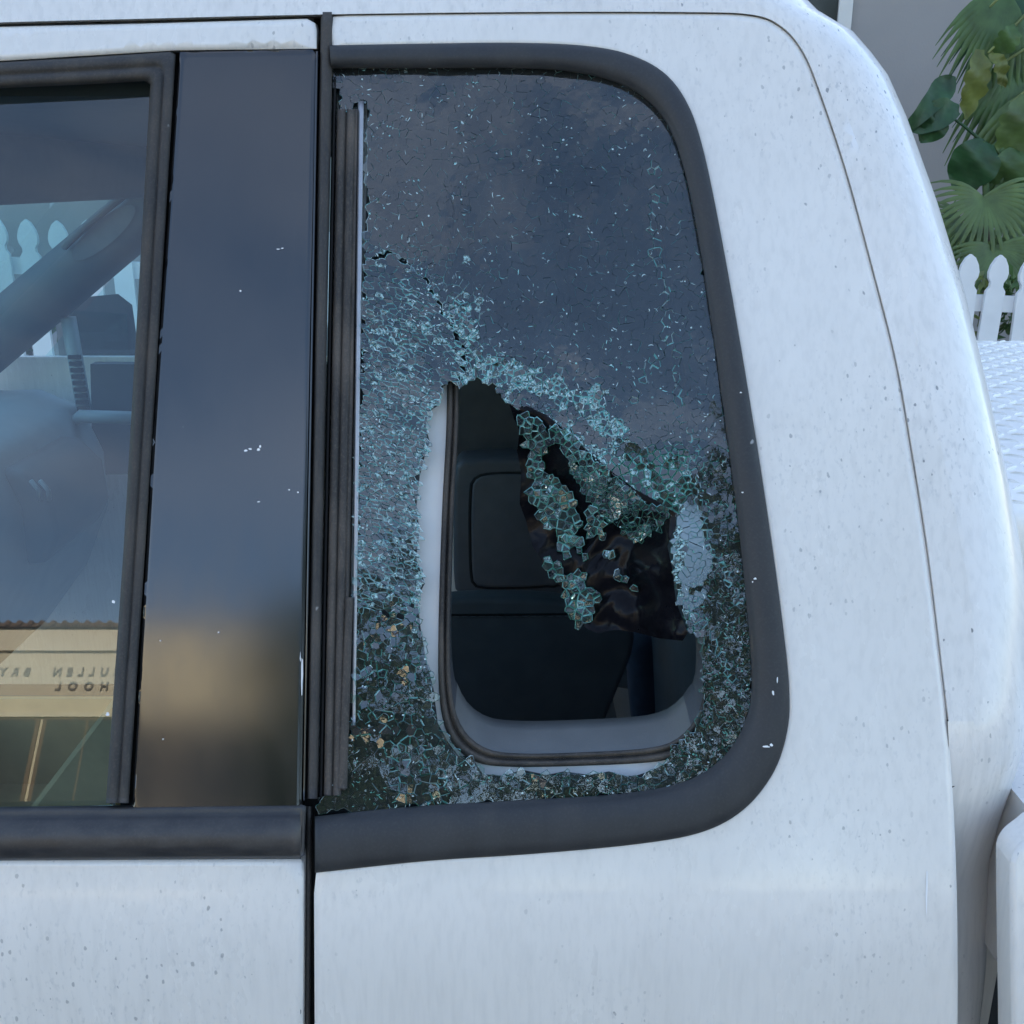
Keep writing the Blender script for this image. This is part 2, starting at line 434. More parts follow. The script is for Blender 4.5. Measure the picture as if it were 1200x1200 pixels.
def strip(name, A, B, prof, m, parent, n=160, closed=False, flip=False, cap=True):
    """moulding between two traced lines on the flank; prof = [(share of the width, height in m towards the outside)]"""
    a = even(A, n, closed); b = even(B, n, closed); k = len(prof); V = []; F = []
    for p, q in zip(a, b):
        for w, h in prof: V.append(hit(p[0] + (q[0] - p[0]) * w, p[1] + (q[1] - p[1]) * w, -h))
    for i in range(n if closed else n - 1):
        j = (i + 1) % n
        for c in range(k - 1): F.append((i * k + c, j * k + c, j * k + c + 1, i * k + c + 1))
    if cap and not closed: F += [tuple(range(k)), tuple(range((n - 1) * k, n * k))]
    return mobj(name, V, F, m, parent, True)

# ------------------------------------------------------------------ ground, street, yard
def sheet(name, x0, y0, x1, y1, z, m):
    o = mobj(name, [(x0, y0, z), (x1, y0, z), (x1, y1, z), (x0, y1, z)], [(0, 1, 2, 3)], m); return tag(o, kind='structure')
sheet('ground', -600, -600, 600, 600, -.05, 'soil')
sheet('road', -200, -14, 200, 2.75, 0, 'asphalt')
tag(MB().box((-200, 2.75, -.05), (200, 2.95, .13)).build('kerb', 'concrete'), kind='structure')
tag(MB().box((-200, 2.954, -.05), (200, 4.35, .135)).build('pavement', 'concrete'), kind='structure')
tag(MB().box((-200, -19, -.05), (200, -14, .13)).build('far_pavement', 'concrete'), kind='structure')
tag(MB().box((-30, 4.354, -.04), (30, 40, .30)).build('yard', 'soil'), kind='structure')

# ------------------------------------------------------------------ the pickup truck
truck = thing('pickup_truck', (0, 1.35, 0), 'white extended cab pickup truck with a smashed rear side window', 'truck')
YM = 1.36                                     # centre line of the truck

# --- traced lines on the flank
SEAM = curve([(-1000, 66), (-400, 43), (-60, 30), (160, 24), (368, 19), (600, 16), (800, 16), (880, 19), (915, 33), (940, 62), (960, 110), (990, 200), (1020, 310), (1048, 420),
              (1066, 520), (1085, 640), (1100, 760), (1112, 870), (1119, 980), (1122, 1100), (1121, 1260), (1112, 1600), (1096, 2000)], sub=6)
OUT = curve([(386, 53), (500, 51), (600, 50), (680, 53), (735, 63), (778, 85), (806, 122), (824, 175), (842, 260), (862, 370), (882, 490), (902, 620),
             (917, 730), (925, 810), (922, 860), (905, 908), (870, 950), (820, 976), (740, 990), (620, 1001), (500, 1009), (369, 1023)], sub=6)
INN = curve([(388, 80), (500, 80), (600, 80), (660, 83), (712, 93), (752, 112), (780, 142), (798, 185), (816, 265), (834, 380), (850, 495), (866, 620),
             (876, 720), (881, 795), (876, 838), (858, 875), (830, 902), (790, 920), (720, 931), (610, 938), (490, 945), (369, 957)], sub=6)
BODY_OPEN = curve([(532, 480), (530, 330), (532, 235), (548, 208), (600, 200), (690, 200), (735, 206), (758, 230), (775, 320), (800, 480), (822, 660), (830, 790), (826, 835), (806, 866),
                   (770, 882), (680, 888), (600, 889), (562, 882), (536, 858), (524, 815), (522, 740), (526, 600)], closed=True, sub=5)

# --- rear door: white outer skin with the window opening
left = [(369, 1260), (367, 1100), (368, 1023)]
skin = [(386, 20)] + [p for p in SEAM if 395 < p[0]]
skin = resample(skin, 18) + resample([(1090, 2000), (360, 2000)], 40)[1:-1] + resample([(360, 2000), (369, 1260), (368, 1023)], 24)[:-1]
hole = OUT[::-1]
hole_in = [(p[0] + (-4 if p[0] > 600 else 2), p[1] + (4 if p[1] < 500 else -4)) for p in hole]
rear_door = patch('rear_door', skin + resample(hole_in, 10) + [(386, 40)], [], 0.0, 'paint', truck, thick=.02, grid=32)
# black moulding round the window
trim = strip('window_moulding', OUT, INN, [(0, -.003), (.0, .0015), (.06, .0038), (.22, .0052), (.5, .0050), (.78, .0036), (.90, .0012), (1.0, -.004), (1.02, -.012)], 'trim', rear_door, n=220)
# painted flange behind the glass, with the real window opening
FL = resample([(392, 70), (640, 66), (740, 84), (795, 130), (830, 260), (895, 700), (895, 850), (850, 930), (700, 960), (380, 975)], 20, True)
flange = patch('window_flange', FL, [BODY_OPEN], .019, 'paint_clean', rear_door, thick=.003, grid=30, edge=.001)
# rubber seal round the opening: two lips
sealp = [hit(x, y, .010) for x, y in even(BODY_OPEN, 150, True)]
cen = (675, 545)
def grow(poly, k, cx=675, cy=545): return [(cx + (x - cx) * (1 + k / max(abs(x - cx) + 40, 60)), cy + (y - cy) * (1 + k / max(abs(y - cy) + 40, 60))) for x, y in poly]
strip('opening_seal', grow(BODY_OPEN, 11), grow(BODY_OPEN, -7), [(0, -.022), (.05, -.015), (.3, -.012), (.52, -.015), (.6, -.020), (.68, -.014), (.85, -.012), (1, -.016), (1.0, -.0215)], 'seal_brown', rear_door, n=170, closed=True)
# depth of the door behind the opening, and the grey sill at its foot
V, F, MI = [], [], []
bo = even(grow(BODY_OPEN, -4), 140, True); K = (0, .012, .024, .034)
for x, y in bo:
    p = hit(x, y, .017)
    for d in K: V.append(p + Vector((0, d, .12 * d if y > 835 else 0)))
    V.append(V[-1] + Vector(((.004 if x > 675 else -.004), .008, -.16 if y > 835 else 0)))
nb = len(bo)
for i in range(nb):
    j = (i + 1) % nb
    for c in range(4): F.append((i * 5 + c, j * 5 + c, j * 5 + c + 1, i * 5 + c + 1)); MI.append(0 if bo[i][1] > 846 and c < 3 else 1)
mobj('opening_reveal', V, F, ['sill', 'inner_dark'], rear_door, True, MI)

# --- weathered rubber and channel strips left of the glass
def lane(name, a0, a1, b0, b1, y0, y1, prof, m, parent, bend=0, n=60):
    A = curve([(a0, y0), (a0 + (a1 - a0) * .5 + bend, (y0 + y1) / 2), (a1, y1)], sub=20); B = curve([(b0, y0), (b0 + (b1 - b0) * .5 + bend, (y0 + y1) / 2), (b1, y1)], sub=20)
    return strip(name, A, B, prof, m, parent, n=n)
RND = [(0, -.010), (.02, -.002), (.2, .001), (.5, .002), (.8, .001), (.98, -.002), (1, -.010)]
lane('edge_seal', 376, 360, 391, 372, 14, 936, RND, 'seal', rear_door)
lane('seal_lip', 390, 373, 395, 379, 90, 934, [(0, -.012), (.3, -.004), (.7, -.004), (1, -.012)], 'groove', rear_door)
lane('glass_channel', 395, 379, 417, 400, 128, 932, [(0, -.010), (.03, -.003), (.25, -.001), (.42, -.002), (.5, -.006), (.58, -.002), (.8, -.001), (.97, -.003), (1, -.010)], 'seal_brown', rear_door)
lane('channel_lip', 414, 396, 421, 407, 128, 926, [(0, -.012), (.3, -.003), (.7, -.003), (1, -.012)], 'seal_brown', rear_door)
lane('metal_strip', 419, 412, 427, 417, 118, 850, [(0, -.012), (.1, -.0045), (.9, -.0045), (1, -.012)], 'metal', rear_door)
lane('channel_foot', 404, 392, 415, 408, 700, 924, [(0, -.010), (.15, -.002), (.5, .0), (.85, -.002), (1, -.010)], 'seal_brown', rear_door)
# the dark gap between the two doors and the rubber flap below the belt line
lane('door_gap', 368, 338, 382, 362, 5, 2000, [(0, -.016), (1, -.016)], 'groove', rear_door)
lane('gap_seal', 358, 349, 366, 358, 945, 2000, [(0, -.014), (.3, -.006), (.7, -.006), (1, -.014)], 'seal', rear_door)

# --- front door
top = resample([(-1000, 69), (-60, 33), (160, 28), (360, 22), (369, 27), (371, 34), (371, 57)], 20)
fd_top = top + resample([(371, 57), (206, 59), (-60, 75), (-1000, 130)], 20)[1:] + [(-1000, 100)]
front_door = patch('front_door', resample([(-1000, 1007), (352, 1007), (356, 1012), (355, 1260), (346, 2000), (-1000, 2000)], 24, True), [], 0.0, 'paint', truck, thick=.025, grid=40)
tag(front_door, 'white lower panel of the front door, chipped along its edge')
patch('door_top_rail', fd_top, [], 0.0, 'paint', front_door, thick=.02, grid=24)
patch('pillar_cover', resample([(211, 61), (366, 58), (370, 63), (363, 400), (353, 952), (155, 952), (180, 500)], 9, True), [], .001, 'pillar', front_door, thick=.012, grid=24, edge=.0006, ring=3)
patch('door_dark_backing', resample([(196, 52), (372, 50), (356, 1012), (-1000, 1016), (-1000, 962), (140, 960)], 30, True), [], .014, 'groove', front_door, thick=.01, grid=60, edge=0)  # black backing sheet added to darken the gaps round pillar cover and belt
FO = resample([(-1000, 131), (-60, 76), (100, 67), (203, 60), (206, 64), (190, 330), (172, 620), (151, 941)], 12)
FI = resample([(-1000, 161), (-60, 106), (100, 99), (172, 95), (176, 99), (163, 330), (145, 640), (124, 941)], 12)
strip('window_frame', FO, FI, [(0, -.006), (.02, .000), (.12, .0025), (.38, .003), (.46, .0012), (.52, .0012), (.60, .0035), (.82, .003), (.94, 0), (1, -.011)], 'seal', front_door, n=260)
patch('window_glass', resample([(-1010, 146), (-70, 92), (100, 90), (182, 88), (172, 330), (152, 640), (132, 948), (-70, 952), (-1010, 960)], 40, True), [], .011, 'door_glass', front_door, thick=.004, grid=90, edge=0)
strip('belt_moulding', resample([(-1000, 952), (-60, 946), (353, 941)], 15), resample([(-1000, 1012), (-60, 1010), (353, 1007)], 15), [(0, -.010), (.02, -.002), (.10, .0015), (.16, -.001), (.22, .003), (.45, .008), (.75, .008), (.93, .005), (.97, .001), (1, -.004)], 'belt', front_door, n=90)
strip('moulding_end', resample([(352, 942), (352, 1006)], 8), resample([(359, 945), (357, 1002)], 8), [(0, .0065), (.5, .0075), (.9, .006), (1, -.004)], 'belt', front_door, n=10)
lane('door_edge', 370, 355, 374, 358, 60, 938, [(0, -.001), (.5, .001), (1, -.012)], 'pillar', front_door)
# chips and scuffs
def fleck(name, x, y, w, h, m, parent, off):
    k = random.randint(7, 10); pts = []
    for i in range(k):
        a = 2 * math.pi * i / k; r = random.uniform(.55, 1.1); pts.append((x + math.cos(a) * w * r / 2, y + math.sin(a) * h * r / 2))
    V = [hit(px, py, off) for px, py in pts]; return mobj(name, V, [tuple(range(k))], m, parent)
for x, y, w, h in ((350.5, 1031, 4, 22), (349, 1022, 3, 7), (351, 1070, 3.5, 20), (350, 1064, 3, 6), (352, 1186, 2.5, 8), (349.5, 1041, 3, 5)): fleck('paint_chip', x, y, w, h, 'chip', front_door, .0004)
for x, y, w, h in ((288, 528, 7, 3), (293, 526, 5, 2.5), (303, 527, 5, 4), (305, 523, 3, 4), (326, 292, 5, 2), (331, 291, 3, 2), (339, 574, 3, 2), (349, 577, 3, 2), (303, 588, 5, 1.5), (256, 741, 2.5, 2.5),
                   (185, 369, 2.5, 2.5), (182, 381, 2, 2), (188, 751, 2, 2), (282, 341, 3, 3), (354, 790, 2.5, 55), (352, 770, 1.6, 12), (191, 866, 2, 2)): fleck('scuff_mark', x, y, w, h, 'scuff_and_highlight', front_door, .0004)
for x, y, w, h in ((133, 705, 4, 5), (126, 837, 5, 5), (898, 875, 9, 3), (904, 873, 5, 4), (911, 797, 2, 8), (906, 812, 3, 7), (868, 460, 3, 2), (870, 577, 3, 2), (885, 678, 4, 3), (882, 682, 2, 3)): fleck('scuff_mark', x, y, w, h, 'scuff_and_highlight', rear_door, -.0058)
# highlight of the pressed crease near the seam, painted on as a pale fleck
fleck('crease_highlight', 1086, 1040, 3, 64, 'scuff_and_highlight', rear_door, -.0004)

# --- cab shell: side strip beside the door seam, rounded rear corner, back wall and roof
def rcf(z): return .052
SIL = [(935, 0), (1003, 40), (1038, 82), (1062, 135), (1098, 235), (1130, 340), (1152, 430), (1181, 560), (1198, 650)]
zt, xt = [], []
for px, py in SIL:
    d = ray(px, py); phi = math.atan2(d.x, d.y); lo, hi = .3, 2
    for _ in range(40):
        t = (lo + hi) / 2; z = CAM.z + t * d.z; rc = rcf(z)
        if t * d.y - (side_y(z) + rc - rc * math.sin(phi)) > 0: hi = t
        else: lo = t
    z = CAM.z + t * d.z; rc = rcf(z); yc = side_y(z) + rc
    zt.append(z); xt.append(math.tan(phi) * (yc - rc * math.sin(phi)) - rc * math.cos(phi))
for px, py in ((1141, 732), (1142, 800), (1141, 860), (1139, 905), (1137, 960), (1135, 1020), (1134, 1100), (1132, 1250)):   # below the belt the corner turns in earlier
    q = hit(px, py); zt.append(q.z); xt.append(q.x)
zt, xt = np.array(zt)[::-1], np.array(xt)[::-1]
Z_ROLL = 1.752
def corner_x(z):
    if z <= zt[0]: return xt[0]
    return float(np.interp(z, zt, xt))
def section(z, y0, xc, r, x_from):
    pts = [(x, y0, z) for x in np.linspace(x_from, xc, 6)]
    for k in range(1, 11):
        a = R(9 * k); pts.append((xc + r * math.sin(a), y0 + r - r * math.cos(a), z))
    yb = 2 * YM - y0 - r
    pts += [(xc + r, y0 + r + (yb - y0 - r) * k / 6, z) for k in range(1, 6)]
    for k in range(0, 11):
        a = R(90 - 9 * k); pts.append((xc + r * math.sin(a), yb + r * math.cos(a), z))
    pts += [(x, 2 * YM - y0, z) for x in np.linspace(xc, x_from, 6)[1:]]
    return pts
def loft(rows):
    V, F = [], []; k = len(rows[0])
    for r_ in rows: V += r_
    for i in range(len(rows) - 1):
        for c in range(k - 1): F.append((i * k + c, i * k + c + 1, i * k + k + c + 1, i * k + k + c))
    return V, F
zl = list(np.linspace(.45, 1.1, 8)) + list(np.linspace(1.12, Z_ROLL, 50))
rows = []
sq = [hit(x, y) for x, y in SEAM if y > 200]
sqz, sqx = np.array([q.z for q in sq])[::-1], np.array([q.x for q in sq])[::-1]
Z_TUCK = zl[int(np.argmin(abs(np.array(zl) - 1.352)))]  # below this the corner tucks in under the belt line, behind the edge of the door
low = []
for z in zl:
    xc = corner_x(z); xs = float(np.interp(z, sqz, sqx)); ins = .050 * float(sm(Z_TUCK, 1.215, np.array(z)))
    rows.append(section(z, side_y(z) + ins, xc, rcf(z), xc - .001)[5:-5])
    if z <= Z_TUCK: low.append([(x, side_y(z) + ins, z) for x in np.linspace(min(xs + .0004 - .005 * min(1, max(0, Z_TUCK - z - .03) / .04), xc - .001), xc, 5)])
shell = MB(); v, f = loft(rows); shell.add(v, f)
v, f = loft(low); shell.add(v, f)
edge_px = [project((corner_x(z), side_y(z), z)) for z in zl]
rows = []
y0, x0 = side_y(Z_ROLL), corner_x(Z_ROLL); th0 = math.atan(.404)
for k in range(15):                                  # the roof rolls over
    a = th0 + (R(90) - th0) * (k / 14)
    rr = .085
    dz = rr * (math.sin(math.pi / 2 - th0) * 0 + (math.cos(th0) * 0)) 
    dy = rr * (math.cos(th0) - math.cos(a)); dz = rr * (math.sin(a) - math.sin(th0))
    rows.append(section(Z_ROLL + dz, y0 + dy, x0 - dy * 1.25 - dz * .5, rcf(2) + dy * .3, -.62))
last = rows[-1]
rows.append([(x if i < 0 else x * 1.0 - (0.1 if x > 0 else 0), YM + (y - YM) * .4, z + .012) for i, (x, y, z) in enumerate(last)])
v, f = loft(rows); k = len(last); f.append(tuple(range(14 * 0 + 15 * k, 16 * k))); shell.add(v, f)
shell.build('cab_shell', 'paint_roof', truck, True)
tag(truck.children[-1], 'white roof and rounded rear corner of the cab, speckled with dirt')
# flat strip between the seam and the rounded corner
seam_in = [(x + (2.2 if y > 60 else 1.2), y - (2.0 if y < 60 else .5)) for x, y in SEAM]
top_px = [project((x, y0, Z_ROLL)) for x in np.linspace(-.62, x0, 14)]
SA = np.array([p for p in SEAM if p[1] > 60])
seam_x = lambda py: float(np.interp(py, SA[:, 1], SA[:, 0]))
side_edge = [p for p in edge_px[::-1] if p[1] < 1255 and p[1] < project((.2, side_y(Z_TUCK), Z_TUCK))[1] + .5]
ycut = side_edge[-1][1]
outl = [p for p in resample(seam_in, 8) if p[1] < ycut - 3] + [(seam_x(ycut) + 2, ycut)] + side_edge[::-1]
outl += [q for q in top_px[::-1][1:] if q[0] > -990] + [(-996, 20)]
# keep the outline simple where the seam comes close to the corner line
patch('cab_side', outl, [], 0.0, 'paint_roof', truck, thick=.018, grid=30, edge=0, ring=3)
# dark gutter under the seam
sd2 = even([p for p in SEAM if p[1] < 925], 120)
strip('door_seam', [(x - 5, y + 2) for x, y in sd2], [(x + 6, y - 5) for x, y in sd2], [(0, -.010), (1, -.010)], 'groove', truck, n=120)
# back window of the cab, mostly out of sight
V, F = [], []
for i, z in enumerate(np.linspace(1.34, 1.66, 9)):
    k = .04 * (i / 8); V += [(corner_x(z) + rcf(z) + .004, .80 + k, z), (corner_x(z) + rcf(z) + .004, 1.92 - k, z)]
mobj('rear_window', V, [(2 * i, 2 * i + 1, 2 * i + 3, 2 * i + 2) for i in range(8)], 'pane', truck)

# --- cab: far side, floor, back trim, roof lining, windscreen
FY = 2 * YM - .50
inner = lambda z: 2 * YM - side_y(z)
MB().box((-1.6, .50, .44), (.33, 2.25, .50)).build('floor', 'inner_dark', truck)
mobj('rear_trim', [(.235, .60, .5), (.235, 2.12, .5), (.235, 2.12, 1.30), (.14, 1.95, 1.70), (.14, .77, 1.70), (.235, .60, 1.30)], [(0, 1, 2, 3, 4, 5)], 'inner_dark', truck)
MB().box((-.66, .70, 1.700), (.15, 2.02, 1.712)).build('headliner', 'headliner', truck)
o = MB().box((-.76, .74, 1.622), (-.56, 1.98, 1.699)).build('windshield_header', 'headliner', truck); bevel(o, .02, 3)
# far doors, below and above the glass
MB().box((-1.6, 2.205, .45), (-.17, 2.225, 1.285)).build('far_front_door', 'paint', truck)
MB().box((-.17, 2.205, .45), (.22, 2.225, 1.285)).build('far_rear_door', 'paint', truck)
def slab(name, xz, m, d0=0.0, d1=.03, parent=truck):
    mb = MB().prism(xz, lambda p: (p[0], inner(p[1]) - d0, p[1]), lambda p: (p[0], inner(p[1]) - d1, p[1])); return mb.build(name, m, parent)
slab('far_door_pillar', [(-.24, 1.28), (-.08, 1.28), (-.09, 1.74), (-.23, 1.74)], 'dash_mid', -.005, .05)
slab('far_roof_rail', [(-.62, 1.69), (.15, 1.69), (.15, 1.75), (-.62, 1.75)], 'headliner', -.005, .06)
slab('far_corner_trim', [(.13, 1.28), (.25, 1.28), (.17, 1.75), (.08, 1.75)], 'inner_dark', -.005, .06)
mobj('far_window', [(-1.02, inner(1.28), 1.28), (-.2, inner(1.28), 1.28), (-.2, inner(1.7), 1.7), (-.55, inner(1.7), 1.7)], [(0, 1, 2, 3)], 'far_glass', truck)
mobj('far_quarter_window', [(-.1, inner(1.28), 1.28), (.17, inner(1.28), 1.28), (.10, inner(1.7), 1.7), (-.1, inner(1.7), 1.7)], [(0, 1, 2, 3)], 'film', truck)
# far windscreen pillar with its grab handle recess
pa, pb = Vector((-1.16, 2.10, 1.275)), Vector((-.50, 1.97, 1.735))
t = (pb - pa).normalized(); up = Vector((0, 1, 0)).cross(t).normalized(); 
V = []; F = []; prof = [(-.055, .04), (-.05, -.005), (-.02, -.03), (.03, -.03), (.055, -.008), (.06, .04)]
for i in range(9):
    p = pa.lerp(pb, i / 8); s_ = 1.0 - .15 * i / 8
    for u, w in prof: V.append(p + up * u * s_ + Vector((0, w, 0)))
for i in range(8):
    for c in range(5): F.append((i * 6 + c, i * 6 + 6 + c, i * 6 + 7 + c, i * 6 + 1 + c))
ap = mobj('windshield_pillar', V, F, 'dash_mid', truck, True)
hp = MB(); c0 = pa.lerp(pb, .60) + Vector((0, -.034, 0)); ring_ = []
for i in range(20):
    a = 2 * math.pi * i / 20; ring_.append(c0 + t * math.cos(a) * .085 - up * (math.sin(a) * .022 + .004))
hp.add(ring_, [tuple(range(20))]).build('handle_recess', 'inner_dark', ap)
MB().tube([c0 + t * (-.085 + .017 * i) - up * .030 - Vector((0, .012 * math.sin(math.pi * i / 10), 0)) for i in range(11)], .007, 6).build('grab_handle', 'dash_mid', ap, True)
# windscreen
mobj('windshield', [(-1.20, .55, 1.24), (-1.20, 2.12, 1.24), (-.60, 1.98, 1.72), (-.60, .73, 1.72)], [(0, 1, 2, 3)], 'wind_glass', truck)
mobj('hood', [(-2.3, .6, 1.08), (-2.3, 2.1, 1.08), (-1.22, 2.15, 1.2), (-1.22, .55, 1.2)], [(0, 1, 2, 3)], 'paint', truck)
# dashboard with its end face, lever pair, door trim and vent rib
dp = [(-1.25, 1.23), (-.98, 1.235), (-.90, 1.20), (-.865, 1.10), (-.87, .98), (-.93, .85), (-1.05, .70), (-1.25, .66)]
o = MB().prism(dp, lambda p: (p[0], 1.30, p[1]), lambda p: (p[0], 2.12, p[1])).build('dashboard', 'dash', truck); bevel(o, .02, 3)
dsh = o
o = MB().prism([(-.90, 1.17), (-.855, 1.165), (-.815, 1.12), (-.81, 1.04), (-.84, .99), (-.90, .985)], lambda p: (p[0], 1.72, p[1]), lambda p: (p[0], 1.98, p[1])).build('glovebox_bulge', 'dash_mid', dsh); bevel(o, .015, 3)
for k in range(2): MB().tube([(-.828 + .016 * k, 1.715, 1.115), (-.822 + .016 * k, 1.705, 1.135), (-.832 + .016 * k, 1.70, 1.155)], .004, 6).build('lever', 'dash', dsh, True)
o = slab('door_trim', [(-1.0, .6), (-.2, .6), (-.2, 1.275), (-.9, 1.275)], 'dash_mid', .0, .05); dt = o
vr = [at_y(80, 372, 2.08), at_y(100, 488, 2.08)]
MB().tube([vr[0], vr[0].lerp(vr[1], .5), vr[1]], .016, 8).build('vent_strip', 'dash', dt, True)
for k in range(9):
    p = vr[0].lerp(vr[1], .38 + .065 * k) + Vector((.006, -.016, 0)); MB().box(p - Vector((.012, .004, .004)), p + Vector((.012, .004, .004))).build('vent_slot', 'groove', dt)
q0, q1 = at_y(86, 494, 2.05), at_y(160, 490, 2.05)
MB().tube([q0, q0.lerp(q1, .12) + Vector((0, 0, .01)), q1], [.010, .014, .014], 8).build('door_ledge', 'dash', dt, True)
# far side mirror
mc = at_y(122, 418, 2.40)
mir = MB().prism([(-.075, -.13), (.07, -.14), (.085, -.1), (.08, .12), (.05, .145), (-.06, .135), (-.085, .1), (-.09, -.1)],
                 lambda p: (mc.x + p[0], mc.y, mc.z + p[1]), lambda p: (mc.x + p[0] * .85 - .07, mc.y + .09, mc.z + p[1] * .85)).build('side_mirror', 'trim', truck)
mobj('mirror_glass', [(mc.x + x, mc.y - .004, mc.z + z) for x, z in ((-.062, -.112), (.055, -.12), (.066, .1), (-.07, .108))], [(0, 1, 2, 3)], 'wind_glass', mir)
MB().tube([(mc.x - .02, mc.y + .02, mc.z - .13), (mc.x - .05, mc.y - .1, mc.z - .20), (mc.x - .05, 2.21, mc.z - .24)], .018, 8).build('mirror_arm', 'trim', mir, True)

# --- seats and trim seen through the broken window
def cushion(name, pts, d0, d1, m, parent, bev=.03):
    o = MB().prism(pts, lambda p: (p[0], d0, p[1]), lambda p: (p[0], d1, p[1])).build(name, m, parent); bevel(o, bev, 4); return o
fseat = cushion('driver_seat', [(-.60, .75), (-.62, .93), (-.36, .93), (-.345, 1.0), (-.315, 1.16), (-.285, 1.245), (-.24, 1.275), (-.18, 1.25), (-.15, 1.1), (-.17, .75)], .72, 1.16, 'cloth_seat', truck, .035)
cushion('headrest', [(-.27, 1.30), (-.275, 1.42), (-.23, 1.46), (-.18, 1.44), (-.175, 1.30)], .84, 1.06, 'cloth_seat', fseat, .03)
# far rear trim panel with an inset panel
ftp = slab('quarter_trim', [(-.20, .40), (.27, .40), (.27, 1.30), (-.20, 1.30)], 'inner_dark', -.0, .04)
def at_panel(px, py, y): return at_y(px, py, y)
yy = 2.05
o = MB().prism(even(curve([(533, 548), (548, 540), (600, 538), (650, 540), (668, 552), (672, 620), (670, 690), (655, 700), (600, 702), (545, 700), (533, 690), (531, 620)], closed=True), 48, True),
           lambda p: at_y(p[0], p[1], yy), lambda p: at_y(p[0], p[1], yy) + Vector((0, .1, 0))).build('armrest_panel', 'inner_dark', ftp)
bevel(o, .012, 3)
ins = even(curve([(552, 575), (556, 562), (572, 556), (610, 555), (648, 557), (660, 570), (661, 620), (658, 680), (640, 686), (600, 688), (562, 687), (553, 676), (551, 620)], closed=True), 60, True)
MB().tube([at_y(x, y, yy - .001) for x, y in ins], .0045, 6, True).build('inset_groove', 'groove', ftp, True)
o = MB().prism([(555 + (x - 555) * .985 + 1, y) for x, y in ins], lambda p: at_y(p[0], p[1], yy - .008), lambda p: at_y(p[0], p[1], yy + .004)).build('inset_panel', 'inner_dark', ftp); bevel(o, .008, 3)
# near seat back folded below it, with a stitched seam
ys = 1.38
sp = curve([(500, 706), (560, 701), (640, 703), (700, 712), (738, 730), (742, 762), (728, 800), (705, 860), (690, 930), (500, 930)], sub=5)
rs = cushion('rear_seat', [(at_y(x, y, ys).x, at_y(x, y, ys).z) for x, y in sp], ys, ys + .04, 'seat', truck, .018)
for k in range(16):
    a, b = at_y(532 + k * 10, 723 - k * .05, ys - .002), at_y(538 + k * 10, 723 - k * .05, ys - .002)
    MB().tube([a, b], .0015, 5).build('stitch', 'stitch', rs)
MB().tube([at_y(528, 720.5, ys), at_y(692, 719.5, ys)], .0018, 5).build('seat_seam', 'groove', rs)
cushion('seat_bolster', [(at_y(x, y, 1.5).x, at_y(x, y, 1.5).z) for x, y in [(736, 760), (748, 742), (790, 735), (830, 740), (830, 930), (752, 930), (742, 840)]], 1.5, 1.6, 'inner_blue', truck, .03)
cushion('seat_belt_box', [(at_y(x, y, 1.7).x, at_y(x, y, 1.7).z) for x, y in [(712, 790), (728, 782), (748, 795), (748, 812), (716, 806)]], 1.7, 1.75, 'seat', truck, .01)

# --- pickup bed at the right
bx = hit(1172, 1100, -.012)
bo_ = curve([(1164, 2000), (1178, 1500), (1184, 1260), (1183, 1120), (1182, 1024), (1183, 1006), (1190, 992), (1204, 980), (1226, 966), (1280, 956)], sub=6) 
bo_ = resample(bo_, 12) + resample([(1330, 954), (2900, 954)], 40) + resample([(2900, 954), (2900, 2000), (1164, 2000)], 50)[1:-1]
bed = patch('truck_bed', bo_, [], -.012, 'paint', truck, thick=.016, grid=52, edge=.005, ring=5)
p = hit(1212, 974, -.012)
o = MB().box((p.x + .012, p.y + .035, 1.18), (1.9, p.y + .13, p.z - .006)).build('bed_rail', 'paint', bed)
MB().box((p.x + .04, p.y + .131, .7), (p.x + .07, 2.2, p.z - .06)).build('bed_front_wall', 'paint', bed)
MB().box((p.x + .0, p.y + .10, .7), (1.9, 2.2, .74)).build('bed_floor', 'trim', bed)

# ------------------------------------------------------------------ shattered quarter window
GO = .0045                                            # face of the glass lies just under the moulding
pane = [(389, 78), (391, 98), (396, 112), (398, 134), (408, 128), (430, 122), (431, 180), (427, 300), (423, 420), (419, 560), (417, 700), (414, 800), (408, 862), (395, 905), (372, 940), (368, 962)]
pane = pane[::-1] + [(x + (3 if x > 700 else 0), y + (-3 if y < 300 else 3)) for x, y in INN]
HOLE = [(520, 456), (530, 450), (546, 452), (548, 446), (566, 446), (578, 452), (586, 466), (600, 478), (616, 480), (634, 487), (655, 505), (680, 528), (702, 545), (716, 562), (738, 578),
        (765, 590), (786, 600), (792, 612), (784, 640), (790, 670), (792, 700), (802, 726), (806, 742), (822, 746), (821, 790), (823, 830), (816, 848), (802, 862), (786, 872), (782, 890), (765, 900),
        (740, 908), (712, 902), (690, 906), (660, 902), (640, 906), (612, 900), (590, 907), (566, 905), (552, 884), (538, 884), (526, 868), (514, 846), (509, 806), (500, 770), (494, 735), (490, 700),
        (499, 684), (489, 655), (493, 622), (489, 596), (493, 560), (499, 536), (505, 520), (500, 505), (502, 486), (514, 478)]
qw = patch('quarter_window_film', resample(pane, 12, True), [resample([(597 + (x - 597) * 1.012, 680 + (y - 680) * 1.012) for x, y in HOLE], 14, True)], GO + .0035, 'film', truck, thick=.0006, grid=30, edge=0)
tag(qw, 'dark tint film holding the shattered rear side window together')

